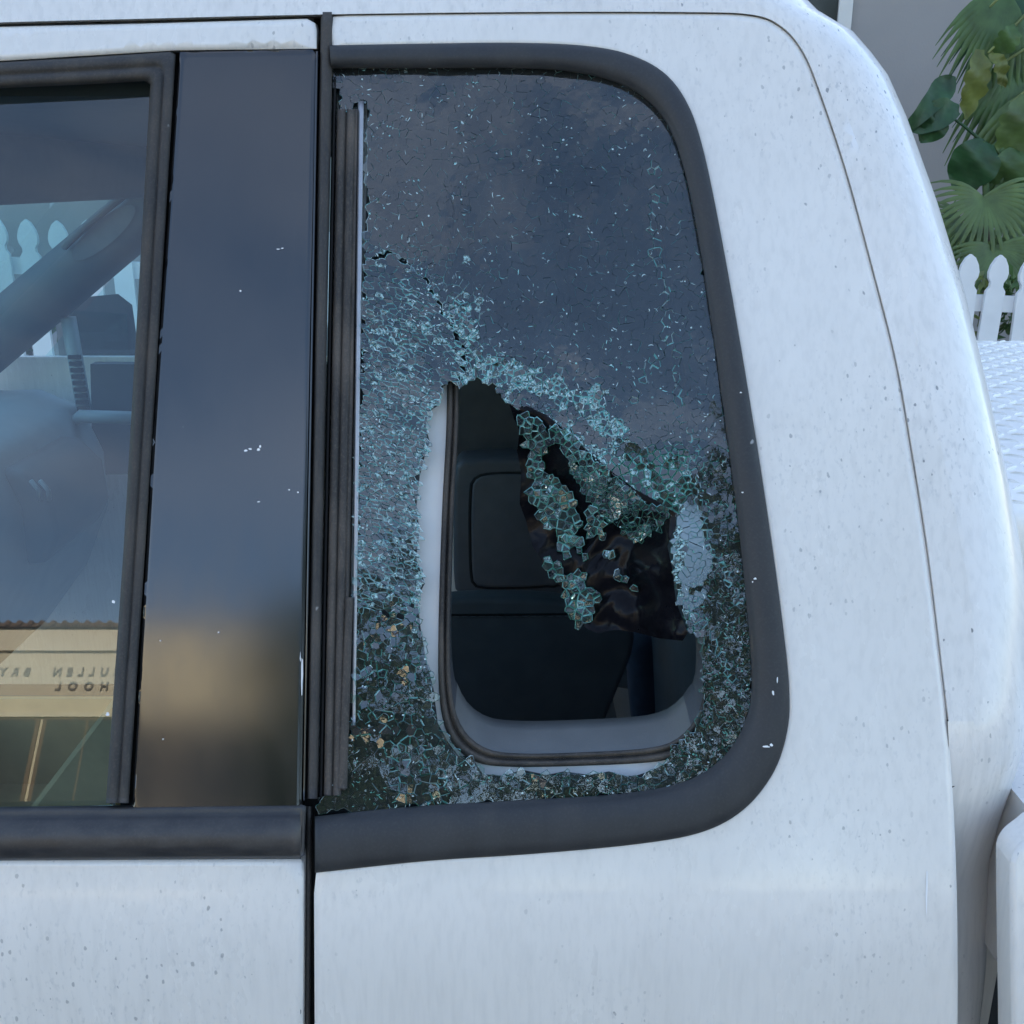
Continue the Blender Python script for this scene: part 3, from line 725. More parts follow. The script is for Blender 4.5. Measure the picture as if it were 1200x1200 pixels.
def vnoise(x, y, s, k=0): return mnoise.noise(Vector((x / s, y / s, 3.1 * k)))
def near(x, y, line): return float(dist_poly([(x, y)], line, False)[0])
TEAL = [(542, 372), (546, 430), (585, 436), (625, 447), (660, 462), (690, 474), (720, 505)]
TEAL2 = [(660, 505), (690, 528), (716, 545)]
CR1 = [(768, 196), (764, 262), (788, 390), (800, 490), (818, 522), (815, 572), (832, 640), (868, 706)]
CR2 = [(468, 330), (500, 372), (522, 398), (540, 432)]
CR3 = [(790, 690), (828, 742), (862, 800)]
CR4 = [(782, 392), (760, 440), (742, 470)]
PALE = [(790, 600), (806, 590), (822, 600), (828, 640), (838, 660), (818, 690), (800, 694), (788, 660), (784, 625)]
PALE2 = [(784, 700), (830, 690), (826, 708), (795, 722)]
NET = [(712, 540), (760, 522), (808, 528), (812, 570), (800, 592), (786, 602), (752, 582), (722, 562)]
CLEAR = [(412, 862), (436, 868), (455, 905), (470, 940), (520, 950), (372, 958), (395, 905)]
CLEAR2 = [(556, 925), (590, 915), (640, 938), (530, 945)]

def field(x, y):
    """what the break looks like here: chance that a joint shows, its half width (px), crack colours, tilt of the crumb (deg), share of crushed crumbs"""
    n1 = vnoise(x, y, 60, 1); n2 = vnoise(x, y, 22, 2); n3 = vnoise(x, y, 9, 6)
    p, w, c, t, fr = .30 + .55 * n3 + .3 * n2, .27, ('crack_mid', 'crack_mid', 'crack_white', 'crack_teal'), .7, 0.0
    dl = float(sm(575, 480, x + 30 * n1) * sm(250, 420, y + 25 * n2) * (1 - sm(690, 770, y)))
    if dl > 0: p += .75 * dl; w += .36 * dl + .2 * dl * n2; t += 2.2 * dl; fr = dl * (.16 + .40 * n3); c = ('crack_white', 'crack_white', 'crack_teal', 'crack_mid')
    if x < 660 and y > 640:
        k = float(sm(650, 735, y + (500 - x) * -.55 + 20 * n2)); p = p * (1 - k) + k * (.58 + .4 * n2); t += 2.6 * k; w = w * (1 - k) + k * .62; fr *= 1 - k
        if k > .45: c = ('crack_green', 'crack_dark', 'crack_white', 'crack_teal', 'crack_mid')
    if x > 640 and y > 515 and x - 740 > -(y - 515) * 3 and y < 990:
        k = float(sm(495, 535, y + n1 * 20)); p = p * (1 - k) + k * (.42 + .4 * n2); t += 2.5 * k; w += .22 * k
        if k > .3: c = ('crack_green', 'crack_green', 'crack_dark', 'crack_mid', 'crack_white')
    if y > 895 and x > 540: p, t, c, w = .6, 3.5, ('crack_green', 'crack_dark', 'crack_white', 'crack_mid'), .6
    d = min(near(x, y, TEAL), near(x, y, TEAL2) + 3)
    if d < 15 + 16 * n2 + 6 * n3: p, w, c, t, fr = .9, .9, ('crack_teal', 'crack_teal', 'crack_white', 'crack_mid'), 6, .55 + .5 * n3
    elif d < 34 and y < 560: p, w, fr = max(p, .30 + .3 * n3), max(w, .5), max(fr, .06)
    if float(dist_poly([(x, y)], HOLE)[0]) < 9 and y < 740: p, w, fr = max(p, .7), max(w, .9), max(fr, .25 + .4 * n3)
    for L, ww in ((CR1, 5), (CR2, 5), (CR3, 4), (CR4, 5)):
        if near(x, y, L) < ww + 4 * n3: p, w, c = .75, .85, ('crack_white', 'crack_teal', 'crack_mid')
    if inside([(x, y)], PALE)[0] or inside([(x, y)], PALE2)[0]: p, w, c, t, fr = .55 + .5 * n3, .42, ('crack_white', 'crack_teal', 'crack_mid'), 3, 2 if x > 803 + 14 * n2 or n3 > -.05 else .9
    elif inside([(x, y)], NET)[0]: p, w, c, t, fr = 1, .8, ('crack_teal', 'crack_green', 'crack_green'), 5, .12
    if 640 < x < 745 and 455 < y < 560 and p < .6: p += .12 + .2 * n3; w = max(w, .45)  # more open cracks imitate the paler reflection of the bulged film
    if inside([(x, y)], CLEAR)[0] or inside([(x, y)], CLEAR2)[0]: p, w, c, t, fr = .10, .6, ('crack_white', 'crack_mid'), .6, 0
    return p, w, c, t, fr

def spacing(x, y):
    if inside([(x, y)], CLEAR)[0]: return 15
    n2 = vnoise(x, y, 22, 2)
    if y > 690 and x < 660: return (6.6 if y < 790 else 8.8) + 1.8 * n2
    if y > 895: return 8.5 + 1.8 * n2
    if x > 780 and y > 500: return 6.2
    if x < 520 and y > 290: return 6.3 + 1.4 * n2
    if near(x, y, TEAL) < 26: return 5.4
    return 8.2 + 2.2 * n2

class Cells:
    """Voronoi break-up of an area of the flank"""
    def __init__(s, poly, holes, space, margin=10, stretch=None):
        T = np.eye(2)
        if stretch:                             # crumbs drawn out along a direction
            a, k = stretch; c_, s2 = math.cos(a), math.sin(a); T = np.array([[c_ / k, s2 / k], [-s2, c_]])
        Ti = np.linalg.inv(T)
        A = np.array(poly) @ T.T; x0, y0 = A.min(0) - margin; x1, y1 = A.max(0) + margin
        g = 16.0; grid = {}; pts = []; rnd = random.Random(int(x0 * 7 + y0))
        tries = int((x1 - x0) * (y1 - y0) / (5 if stretch else 11))
        for _ in range(tries):
            x, y = rnd.uniform(x0, x1), rnd.uniform(y0, y1); w_ = Ti @ (x, y); r = space(w_[0], w_[1]) * .80
            ci, cj = int(x // g), int(y // g); okk = True
            for i in range(ci - 1, ci + 2):
                for j in range(cj - 1, cj + 2):
                    for k in grid.get((i, j), ()):
                        q = pts[k]
                        if (q[0] - x) ** 2 + (q[1] - y) ** 2 < r * r: okk = False; break
                    if not okk: break
                if not okk: break
            if okk: grid.setdefault((ci, cj), []).append(len(pts)); pts.append((x, y))
        orig = [tuple(q) for q in np.array(pts) @ Ti.T]
        s.pts = orig; keep = inside(orig, poly)
        for h in holes: keep &= ~inside(orig, h)
        s.keep = keep; s.cells = []
        for k, (x, y) in enumerate(pts):
            if not keep[k]: continue
            ci, cj = int(x // g), int(y // g); nb = []
            for i in range(ci - 2, ci + 3):
                for j in range(cj - 2, cj + 3): nb += grid.get((i, j), ())
            nb = sorted((q for q in nb if q != k), key=lambda q: (pts[q][0] - x) ** 2 + (pts[q][1] - y) ** 2)[:22]
            S = 16; P_ = [(x - S, y - S, -1), (x + S, y - S, -1), (x + S, y + S, -1), (x - S, y + S, -1)]
            for q in nb:
                qx, qy = pts[q]; mxx, myy = (x + qx) / 2, (y + qy) / 2; nx, ny = qx - x, qy - y
                out = []; m_ = len(P_); ds = [(a[0] - mxx) * nx + (a[1] - myy) * ny for a in P_]
                if max(ds) <= 0: continue
                for i in range(m_):
                    a, b = P_[i], P_[(i + 1) % m_]; da, db = ds[i], ds[(i + 1) % m_]
                    if da <= 0: out.append(a)
                    if da <= 0 < db: u = da / (da - db); out.append((a[0] + (b[0] - a[0]) * u, a[1] + (b[1] - a[1]) * u, q))
                    elif db <= 0 < da: u = da / (da - db); out.append((a[0] + (b[0] - a[0]) * u, a[1] + (b[1] - a[1]) * u, a[2]))
                P_ = out
                if len(P_) < 3: break
            # the third value of a corner names the neighbour across the edge that starts there
            P_ = [(*(Ti @ (a[0], a[1])), a[2]) for a in P_]
            clean = [a for i, a in enumerate(P_) if math.hypot(a[0] - P_[i - 1][0], a[1] - P_[i - 1][1]) > .35]
            if len(clean) >= 3: s.cells.append((k, clean))

def edge_rand(a, b): return (hash((min(a, b) * 7919 + max(a, b) * 104729) % 1000003) * 2654435761 % 4294967296) / 4294967296

def crumb(cell, pts, keep, fld, surf, thick, tilt_scale=1, base_mat='cell', groove=.0012, dome=0):
    """one crumb: glassy face, broken joints round it, side walls where its neighbour has fallen out"""
    k, poly = cell; n = len(poly); x, y = pts[k]; p, w, c, t, fr = fld(x, y)
    W = []
    for i in range(n):
        q = poly[i][2]; e = edge_rand(k, q) if q >= 0 else .0
        e2 = edge_rand(k + 17, q + 31) if q >= 0 else .5
        gone = q < 0 or not keep[q]
        W.append(max(w, .7) if gone else (w * (.45 + 1.1 * e2) if e < p else .03))
    ins = []
    for i in range(n):                       # move every edge inwards by its own width and intersect neighbours
        def line(i):
            a, b = poly[i], poly[(i + 1) % n]; dx, dy = b[0] - a[0], b[1] - a[1]; L = math.hypot(dx, dy) + 1e-9
            nx, ny = -dy / L, dx / L
            if (x - a[0]) * nx + (y - a[1]) * ny < 0: nx, ny = -nx, -ny
            return a[0] + nx * W[i], a[1] + ny * W[i], dx, dy
        ax, ay, adx, ady = line(i - 1); bx_, by_, bdx, bdy = line(i)
        det = adx * bdy - ady * bdx
        if abs(det) < 1e-3 * (math.hypot(adx, ady) * math.hypot(bdx, bdy)): px, py = bx_, by_
        else:
            u = ((bx_ - ax) * bdy - (by_ - ay) * bdx) / det; px, py = ax + adx * u, ay + ady * u
        dd = math.hypot(px - poly[i][0], py - poly[i][1])
        if dd > 4.5 or (px - x) ** 2 + (py - y) ** 2 > (poly[i][0] - x) ** 2 + (poly[i][1] - y) ** 2 + 4: px, py = poly[i][0] + (x - poly[i][0]) * .2, poly[i][1] + (y - poly[i][1]) * .2
        ins.append((px, py))
    tx = R(t) * (1.9 * vnoise(x, y, 38, 20) + .38 * random.gauss(0, 1)); ty = R(t) * (1.9 * vnoise(x, y, 38, 21) + .38 * random.gauss(0, 1))
    s_ = .0005                                # about half a millimetre to the pixel
    V = [surf(px, py, (px - x) * s_ * tx + (py - y) * s_ * ty) for px, py in ins]
    V += [surf(a[0], a[1], groove) for a in poly]
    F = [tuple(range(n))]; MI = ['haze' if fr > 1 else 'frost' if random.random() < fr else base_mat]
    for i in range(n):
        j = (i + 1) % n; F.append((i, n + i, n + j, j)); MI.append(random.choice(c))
        q = poly[i][2]
        if q < 0 or not keep[q]:
            m_ = len(V); a, b = poly[i], poly[j]
            V += [surf(a[0], a[1], thick), surf(b[0], b[1], thick)]
            F.append((n + i, m_, m_ + 1, n + j)); MI.append('crack_green')
    area = .5 * abs(sum(ins[i][0] * ins[(i + 1) % n][1] - ins[(i + 1) % n][0] * ins[i][1] for i in range(n)))
    return V, F, MI, '', area

CM = ['cell', 'chunk', 'frost', 'haze', 'crack_white', 'crack_teal', 'crack_mid', 'crack_green', 'crack_dark']
surf_g = lambda x, y, o: hit(x, y, GO + o + .0006 * vnoise(x, y, 70, 9))
LEFT = [(360, 300), (400, 288), (430, 302), (462, 296), (500, 332), (522, 368), (546, 410), (540, 446), (524, 466), (522, 690), (488, 702), (470, 724), (430, 712), (360, 730)]
main = Cells(pane, [HOLE, LEFT], spacing)
left_ = Cells([p for p in LEFT], [HOLE], lambda x, y: 4.5 + 1.1 * vnoise(x, y, 30, 2), stretch=(R(24), 1.75))
lk = inside(left_.pts, pane); left_.keep &= lk; left_.cells = [c for c in left_.cells if lk[c[0]]]
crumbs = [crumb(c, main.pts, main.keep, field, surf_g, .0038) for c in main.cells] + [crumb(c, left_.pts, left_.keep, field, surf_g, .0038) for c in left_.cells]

# --- torn flap of film hanging into the cab, with crumbs still stuck to it
FLAP = [(597, 474), (618, 476), (640, 486), (662, 504), (690, 530), (716, 552), (745, 574), (775, 590), (792, 602), (792, 616), (782, 640), (788, 668), (792, 704), (800, 726), (806, 742), (800, 751), (772, 748), (745, 741), (722, 738), (700, 742),
        (688, 737), (668, 712), (655, 684), (640, 664), (624, 640), (617, 612), (609, 590), (611, 556), (606, 528), (609, 505), (602, 490)]
HINGE = [(597, 474), (640, 486), (690, 530), (745, 574), (792, 602), (788, 668), (806, 742)]
def surf_f(x, y, o=0.0):
    d = near(x, y, HINGE)
    dep = .004 + .030 * float(sm(0, 60, d)) + .00018 * d
    cr_ = .0085 * vnoise(x, y, 34, 11) + .0022 * vnoise(x, y, 13, 12) + .007 * abs(vnoise(x + y * .7, y * .3 - x * .2, 26, 13))
    return hit(x, y, dep + cr_ * min(1, d / 14) + o)
fl = patch('torn_film', resample(FLAP, 7, True), [], 0, 'torn', truck, thick=.0005, grid=6, edge=0, ring=3, surf=surf_f)
tag(fl, 'crumpled black flap of torn tint film hanging into the broken window')
CLUST = [([(606, 482), (622, 484), (642, 498), (644, 520), (636, 535), (642, 556), (662, 570), (676, 590), (682, 612), (674, 634), (660, 638), (646, 622), (634, 612), (622, 590), (620, 560), (616, 530), (610, 505)], 'crack_green'),
         ([(655, 632), (668, 626), (684, 640), (686, 652), (672, 646), (668, 658), (656, 650)], 'crack_green'),
         ([(634, 655), (648, 654), (664, 668), (660, 684), (648, 678)], 'crack_green'),
         ([(660, 674), (680, 670), (696, 690), (702, 704), (692, 716), (692, 734), (678, 737), (666, 716), (658, 696)], 'crack_green'),
         ([(686, 600), (700, 592), (710, 604), (708, 622), (694, 634), (686, 620)], 'crack_green'),
         ([(704, 648), (714, 641), (723, 654), (712, 663)], 'crack_white'), ([(715, 672), (728, 669), (733, 680), (722, 685)], 'crack_white'),
         ([(737, 688), (746, 683), (755, 692), (748, 700)], 'crack_white'), ([(700, 625), (712, 622), (714, 634), (702, 636)], 'crack_green'),
         ([(640, 496), (655, 498), (692, 532), (716, 554), (708, 564), (676, 546), (652, 522)], 'crack_green'),
         ([(664, 540), (690, 546), (720, 560), (750, 584), (786, 600), (778, 618), (754, 634), (740, 636), (720, 618), (700, 600), (682, 578)], 'crack_dark')]
flap_cr = []
for poly, cm in CLUST:
    small = max(p[0] for p in poly) - min(p[0] for p in poly) < 18
    net = cm == 'crack_dark'
    C = Cells(poly, [], lambda x, y: 5.4 if net else (6.5 if small else 7.6), margin=14)
    fld = (lambda x, y: (.95, .6, ('crack_green', 'crack_green', 'crack_teal', 'crack_dark'), 6, .06)) if net else \
          (lambda x, y: (1.0, .95, ('crack_teal', cm, 'crack_green', 'crack_teal', 'crack_mid'), 9, .14))
    lift = -.0020 if net else -.0045
    for c in C.cells:
        tw = random.uniform(-.0012, .0012) * (0 if net else 1)
        V, F, MI, cc, area = crumb(c, C.pts, C.keep, fld, lambda x, y, o: surf_f(x, y, o + lift + tw), .0045, base_mat='chunk')
        flap_cr.append((V, F, MI, cc, area * (1.6 if not net else 1)))

allc = [(a[4], a, 'c') for a in crumbs] + [(a[4], a, 'f') for a in flap_cr]
allc.sort(key=lambda q: -q[0])
rest = {'c': ([], [], []), 'f': ([], [], [])}
for i, (area, (V, F, MI, cc, _), kind) in enumerate(allc):
    if i < 300:
        ms = sorted(set(MI)); mobj('glass_fragment', V, F, ms, qw, False, [ms.index(a) for a in MI])
    else:
        v, f, m_ = rest[kind]; k = len(v); v += V; f += [tuple(a + k for a in q) for q in F]; m_ += [CM.index(a) for a in MI]

# tiny splinters, glints and half-open cracks scattered over the face of the glass
v, f, m_ = rest['c']; rd = random.Random(21)
def fleck_density(x, y):
    n1 = vnoise(x, y, 55, 1); n2 = vnoise(x, y, 20, 3)
    q = .24 + .30 * n1 + .45 * n2
    q *= .55 + .45 * float(sm(640, 470, x)) + .25 * float(sm(300, 440, y))
    if x < 520 and 280 < y < 720: q += .65 * float(sm(280, 380, y))
    if y > 700 and x < 660: q = .30 + .3 * n2
    if x > 780 and y > 500: q = .45 + .4 * n2
    if near(x, y, TEAL) < 40: q += .3
    return q
cand = [(rd.uniform(385, 885), rd.uniform(78, 955)) for _ in range(12000)]
okc = inside(cand, pane) & ~inside(cand, HOLE) & (dist_poly(cand, HOLE) > 2)
for (x, y), g in zip(cand, okc):
    if not g or rd.random() > fleck_density(x, y): continue
    dark = (y > 690 and x < 660) or (x > 760 and y > 515)
    kind = rd.random(); a = rd.uniform(0, 6.283) if rd.random() < .5 else rd.gauss(.6, .5)
    if kind < .30: L, wd, bend, ns = rd.uniform(.9, 2.3), rd.uniform(.5, 1.15), 0, 1
    elif kind < .88: L, wd, bend, ns = rd.uniform(2, 7), rd.uniform(.32, .75), rd.gauss(0, .55), 3
    else: L, wd, bend, ns = rd.uniform(6, 9), rd.uniform(.3, .5), rd.choice((-1, 1)) * rd.uniform(1.1, 1.6), 5
    px, py = x, y; top_, bot = [], []
    for i in range(ns + 1):
        u = i / ns; ww = wd * (1 - .75 * abs(2 * u - 1) * (ns > 1)) * rd.uniform(.7, 1.2)
        top_.append((px - math.sin(a) * ww, py + math.cos(a) * ww)); bot.append((px + math.sin(a) * ww, py - math.cos(a) * ww))
        px += math.cos(a) * L / ns; py += math.sin(a) * L / ns; a += bend
    k = len(v); v += [surf_g(*q, -.00035) for q in top_] + [surf_g(*q, -.00025) for q in bot]
    r_ = rd.random(); cm = ('crack_white' if r_ < .32 else 'crack_teal' if r_ < .45 else 'crack_mid' if r_ < .92 else 'crack_dark')
    if dark: cm = 'crack_white' if r_ < .2 else 'crack_mid' if r_ < .38 else 'crack_green' if r_ < .8 else 'crack_dark'
    for i in range(ns): f.append((k + i, k + i + 1, k + ns + 2 + i, k + ns + 1 + i)); m_.append(CM.index(cm))
for kind, nm in (('c', 'shattered_glass'), ('f', 'glass_crumbs')):
    v, f, m_ = rest[kind]
    if f: tag(mobj(nm, v, f, CM, qw, False, m_), kind='stuff')

# ------------------------------------------------------------------ things in and on the truck
bxp = thing('cardboard_box', (-.52, .98, .935), 'small open cardboard box on the front seat, low in the door window', 'box')
mb = MB(); mb.box((-.66, .86, .935), (-.47, 1.10, .943)); mb.box((-.66, .86, .943), (-.47, .866, 1.06)); mb.box((-.66, 1.094, .943), (-.47, 1.10, 1.06)); mb.box((-.66, .866, .943), (-.654, 1.094, 1.06)); mb.box((-.476, .866, .943), (-.47, 1.094, 1.06))
mb.build('box_walls', 'card', bxp)
mobj('flap', [(-.47, .87, 1.06), (-.47, 1.09, 1.06), (-.42, 1.08, 1.03), (-.42, .88, 1.03)], [(0, 1, 2, 3)], 'card', bxp)
mobj('label', [(-.63, .858, .97), (-.55, .858, .97), (-.55, .858, 1.04), (-.63, .858, 1.04)], [(0, 1, 2, 3)], 'card_label', bxp)

TZ = 1.405
c_near = at_z(1190, 596, TZ); c_far = at_z(1160, 396, TZ)
tb = thing('tool_box', (.6, 1.2, 1.0), 'white tread plate tool box across the truck bed behind the cab', 'tool box')
x0b, x1b, y0b, y1b = .385, 1.0, c_near.y, c_far.y
o = MB().box((x0b + .02, y0b + .03, 1.0), (x1b - .02, y1b - .03, TZ - .05)).build('body', 'plate', tb); bevel(o, .01, 2)
o = MB().box((x0b, y0b, TZ - .055), (x1b, y1b, TZ - .003)).build('lid', 'plate', tb); bevel(o, .014, 3); lid = o
mb = MB()
for i in range(26):                                   # raised lugs of the tread plate
    for j in range(44):
        x = x0b + .02 + i * .0225; y = y0b + .025 + j * .0205
        if x > x1b - .02 or y > y1b - .02: continue
        a = R(38) if (i + j) % 2 else R(-38); ca, sa_ = math.cos(a), math.sin(a); L, w_, h = .0125, .0032, .0022
        q = lambda u, v, z: (x + u * ca - v * sa_, y + u * sa_ + v * ca, TZ - .003 + z)
        mb.add([q(-L, 0, -.0005), q(0, -w_, -.0005), q(L, 0, -.0005), q(0, w_, -.0005), q(-L * .45, 0, h), q(L * .45, 0, h)], [(0, 1, 5, 4), (1, 2, 5), (2, 3, 4, 5), (3, 0, 4)])
tag(mb.build('tread_lug', 'plate', lid), kind='stuff')

# ------------------------------------------------------------------ picket fence
FYY = 4.55; FTOP = 1.335
fence = thing('picket_fence', (0, FYY, .3), 'white picket fence with shaped tops between the pavement and the garden', 'fence')
MB().prism([(-5, 1.365), (4.5, 1.004), (4.5, 1.074), (-5, 1.435)], lambda p: (p[0], FYY + .012, p[1]), lambda p: (p[0], FYY + .05, p[1])).build('rail', 'picket', fence)
MB().prism([(-5, 0.715), (4.5, 0.354), (4.5, 0.424), (-5, 0.785)], lambda p: (p[0], FYY + .012, p[1]), lambda p: (p[0], FYY + .05, p[1])).build('rail', 'picket', fence)
pk = [(-.042, -1.02), (.042, -1.02), (.042, -.155), (.028, -.135), (.028, -.118), (.040, -.098), (.043, -.075), (.036, -.045), (.020, -.015), (0, 0), (-.020, -.015), (-.036, -.045), (-.043, -.075), (-.040, -.098), (-.028, -.118), (-.028, -.135), (-.042, -.155)]
me = None
px0 = at_y(1173, 300, FYY).x; PITCHX = .131
for i in range(-52, 12):
    x = px0 + i * PITCHX
    if x < -4.9 or x > 4.4: continue
    if me is None:
        o = MB().prism(pk, lambda p: (p[0], -.010, p[1]), lambda p: (p[0], .010, p[1])).build('picket', 'picket'); me = o.data
        b = o.modifiers.new('bevel', 'BEVEL'); b.width = .003; b.segments = 1
    else: o = bpy.data.objects.new('picket', me); col.objects.link(o)
    adopt(o, fence); o.location = (x, FYY, FTOP - .038 * (x - px0) + random.uniform(-.008, .008)); o.rotation_euler = (0, R(random.uniform(-.8, 1.8)), 0)
for x in (-4.7, -2.3, .1, 2.5): MB().box((x - .045, FYY + .05, .28), (x + .045, FYY + .14, 1.22)).build('post', 'picket', fence)

# ------------------------------------------------------------------ house behind
HY = 7.4
house = thing('house', (1, HY, .3), 'grey stucco house with a white framed window beyond the garden', 'house')
wx1 = at_y(996, 28, HY); 
mb = MB(); mb.box((-10, HY, .3), (13, HY + 8, 5.6)); mb.build('wall', 'stucco', house)
MB().prism([(-.9, 5.6), (4.2, 7.6), (9.2, 5.6)], lambda p: (-10.8, HY + p[0], p[1]), lambda p: (13.8, HY + p[0], p[1])).build('roof', 'house_roof', house)
def hwindow(x0, x1, z0, z1, wall_y, parent, s=-1):
    w = MB(); t_ = .09
    for a, b in (((x0 - t_, z0 - t_), (x1 + t_, z0)), ((x0 - t_, z1), (x1 + t_, z1 + t_)), ((x0 - t_, z0), (x0, z1)), ((x1, z0), (x1 + t_, z1))):
        ya, yb = sorted((wall_y + s * .03, wall_y - s * .002)); w.box((a[0], ya, a[1]), (b[0], yb, b[1]))
    fr = w.build('window_frame', 'house_trim', parent)
    ya, yb = sorted((wall_y + s * .010, wall_y + s * .004)); MB().box((x0, ya, z0), (x1, yb, z1)).build('pane', 'pane', fr)
    ya, yb = sorted((wall_y + s * .022, wall_y + s * .011)); MB().box((x0, ya, (z0 + z1) / 2 - .03), (x1, yb, (z0 + z1) / 2 + .03)).build('sash_bar', 'house_trim', fr)
    return fr
hwindow(wx1.x - 1.05, wx1.x - .09, wx1.z + .0, wx1.z + 1.5, HY, house)
hwindow(-5.5, -4.2, wx1.z, wx1.z + 1.5, HY, house)
o = MB().box((wx1.x - .03, HY - .06, .3), (wx1.x + .03, HY - .003, 5.5)); 

# ------------------------------------------------------------------ garden plants
def big_leaf(name, base, tip, width, m, parent, lobes=0, droop=.15, n=14, notch=0, facing=Vector((0, -1, .25)), shape='heart'):
    base, tip = Vector(base), Vector(tip); ax = tip - base; L = ax.length; t_ = ax.normalized(); s_ = t_.cross(facing).normalized(); nrm = s_.cross(t_)
    V, F = [], []
    for i in range(n + 1):
        u = i / n
        if shape == 'heart': w = width * (math.sin(math.pi * min(1, u * .93 + .07)) ** .6) * (1 - .35 * u)
        elif shape == 'paddle': w = width * (.35 + .75 * u) * (1 - max(0, u - .72) ** 2 * 11.5) if u < 1 else width * .2
        else: w = width * math.sin(math.pi * (u * .9 + .08)) ** .8
        if notch and i % 3 == 1: w *= 1 - notch
        c = base + ax * u - Vector((0, 0, droop * L * u * u)) + nrm * .03 * math.sin(u * 5)
        for k, sx in enumerate((-1, -.5, 0, .5, 1)): V.append(c + s_ * w * .5 * sx + nrm * (.10 * w * abs(sx) + .012 * math.sin(u * 19 + sx * 3)))
    for i in range(n):
        for k in range(4): F.append((i * 5 + k, i * 5 + 5 + k, i * 5 + 6 + k, i * 5 + 1 + k))
    return mobj(name, V, F, m, parent, True)

def fan_leaf(name, hub, direction, length, spread, blades, m, parent, droop=.35, w=.012):
    hub = Vector(hub); d = Vector(direction).normalized(); side = d.cross(Vector((0, -1, .2))).normalized(); nrm = side.cross(d)
    mb = MB()
    for b in range(blades):
        a = R(-spread / 2 + spread * b / (blades - 1)) + random.uniform(-.02, .02); dd = d * math.cos(a) + side * math.sin(a)
        L = length * (.86 + .14 * math.cos(a * .9)) * random.uniform(.92, 1.04); V = []; n = 7
        for i in range(n + 1):
            u = i / n; c = hub + dd * L * u + nrm * .05 * math.sin(math.pi * u) - Vector((0, 0, droop * L * u * u * u))
            ww = w * (math.sin(math.pi * (.12 + .88 * u) ** .75)) if i < n else .001
            ww = max(ww, .002); e = dd.cross(nrm).normalized()
            V += [c - e * ww, c + nrm * ww * .5, c + e * ww]
        mb.add(V, [q for i in range(n) for q in ((i * 3, i * 3 + 1, i * 3 + 4, i * 3 + 3), (i * 3 + 1, i * 3 + 2, i * 3 + 5, i * 3 + 4))])
    return mb.build(name, m, parent, True)

PY = 5.9
def A(px, py, y=PY): return at_y(px, py, y)
# broad-leaved plant
pl = thing('broad_leaf_plant', (A(1165, 400).x, PY, .3), 'dark green plant with broad rounded leaves between the cab and the palm', 'plant')
MB().tube([(A(1165, 400).x, PY, .3), A(1158, 300), A(1156, 230), A(1152, 165)], [.03, .025, .02, .012], 7).build('stem', 'leaf_mid', pl, True)
MB().tube([A(1156, 200), A(1150, 165), A(1130, 148), A(1110, 134)], [.010, .010, .008, .006], 6).build('leaf_stalk', 'leaf_dark', pl, True)
big_leaf('leaf', A(1062, 152), A(1119, 92), .15, 'leaf_dark', pl, droop=-.05, shape='paddle')
big_leaf('leaf', A(1124, 128), A(1060, 146), .16, 'leaf_dark', pl, droop=.05, shape='oval')
big_leaf('leaf', A(1104, 135), A(1080, 166), .15, 'leaf_dark', pl, droop=.0, shape='oval')
big_leaf('leaf', A(1156, 166), A(1120, 222), .27, 'leaf_dark', pl, droop=.0, shape='oval')
big_leaf('leaf', A(1190, 175), A(1165, 232), .22, 'leaf_mid', pl, droop=.0, shape='oval')
# fan palm low behind the fence
pm = thing('fan_palm', (A(1160, 420, 5.4).x, 5.4, .3), 'fan palm with drooping fringed leaves right behind the picket fence', 'palm')
MB().tube([(A(1160, 420, 5.4).x, 5.4, .3), A(1160, 330, 5.45), A(1156, 245, 5.4)], [.05, .04, .012], 8).build('trunk', 'bark', pm, True)
for hx, hy, dx, dz, L, sp, yy_ in ((1152, 232, .05, -1, .40, 235, 5.3), (1185, 240, .4, -.9, .42, 220, 5.5), (1128, 262, -.5, -.8, .30, 200, 5.6), (1205, 215, .5, -.5, .5, 200, 5.7), (1165, 290, .1, -1, .34, 200, 5.2), (1210, 280, .2, -1, .4, 200, 5.3)):
    fan_leaf('leaf', A(hx, hy, yy_), (dx, -.35, dz), L, sp, 26, 'leaf_palm' if L < .45 else 'leaf_mid', pm, .25)
# tall palm at the right edge
tp = thing('tall_palm', (A(1300, 400, 6.4).x, 6.4, .3), 'tall palm with long hanging leaves and lime stalks at the upper right edge', 'palm')
tpx = A(1300, 400, 6.4).x
MB().tube([(tpx, 6.4, .3), (tpx + .03, 6.4, 1.5), (tpx, 6.4, 2.9)], [.13, .11, .08], 10).build('trunk', 'bark', tp, True)
for a, b in (((1300, -60), (1158, 62)), ((1300, 20), (1165, 80)), ((1290, 60), (1185, 120)), ((1310, -120), (1160, 8))):
    p, q = A(*a, 6.3), A(*b, 6.0); MB().tube([p, p.lerp(q, .5) + Vector((0, 0, .06)), q], [.014, .011, .006], 6).build('stalk', 'stem_lime', tp, True)
for hx, hy, dx, dz, L, sp, yy_, m_ in ((1178, -8, -.45, -.9, .42, 120, 6.2, 'leaf_mid'), (1215, -20, -.5, -.8, .55, 120, 6.4, 'leaf_dark'), (1192, 60, -.1, -1, .55, 110, 6.2, 'leaf_mid'),
                                       (1205, 110, -.1, -1, .50, 130, 6.1, 'leaf_palm'), (1215, 150, -.3, -1, .5, 140, 6.0, 'leaf_mid'), (1230, 60, -.4, -.9, .6, 120, 6.5, 'leaf_dark')):
    fan_leaf('leaf', A(hx, hy, yy_), (dx, -.2, dz), L, sp * .8, 15, m_, tp, .45, .030)
big_leaf('hanging_leaf', A(1148, 58, 6.0), A(1134, 140, 6.0), .15, 'leaf_lime', tp, droop=.0, shape='oval', notch=.25)
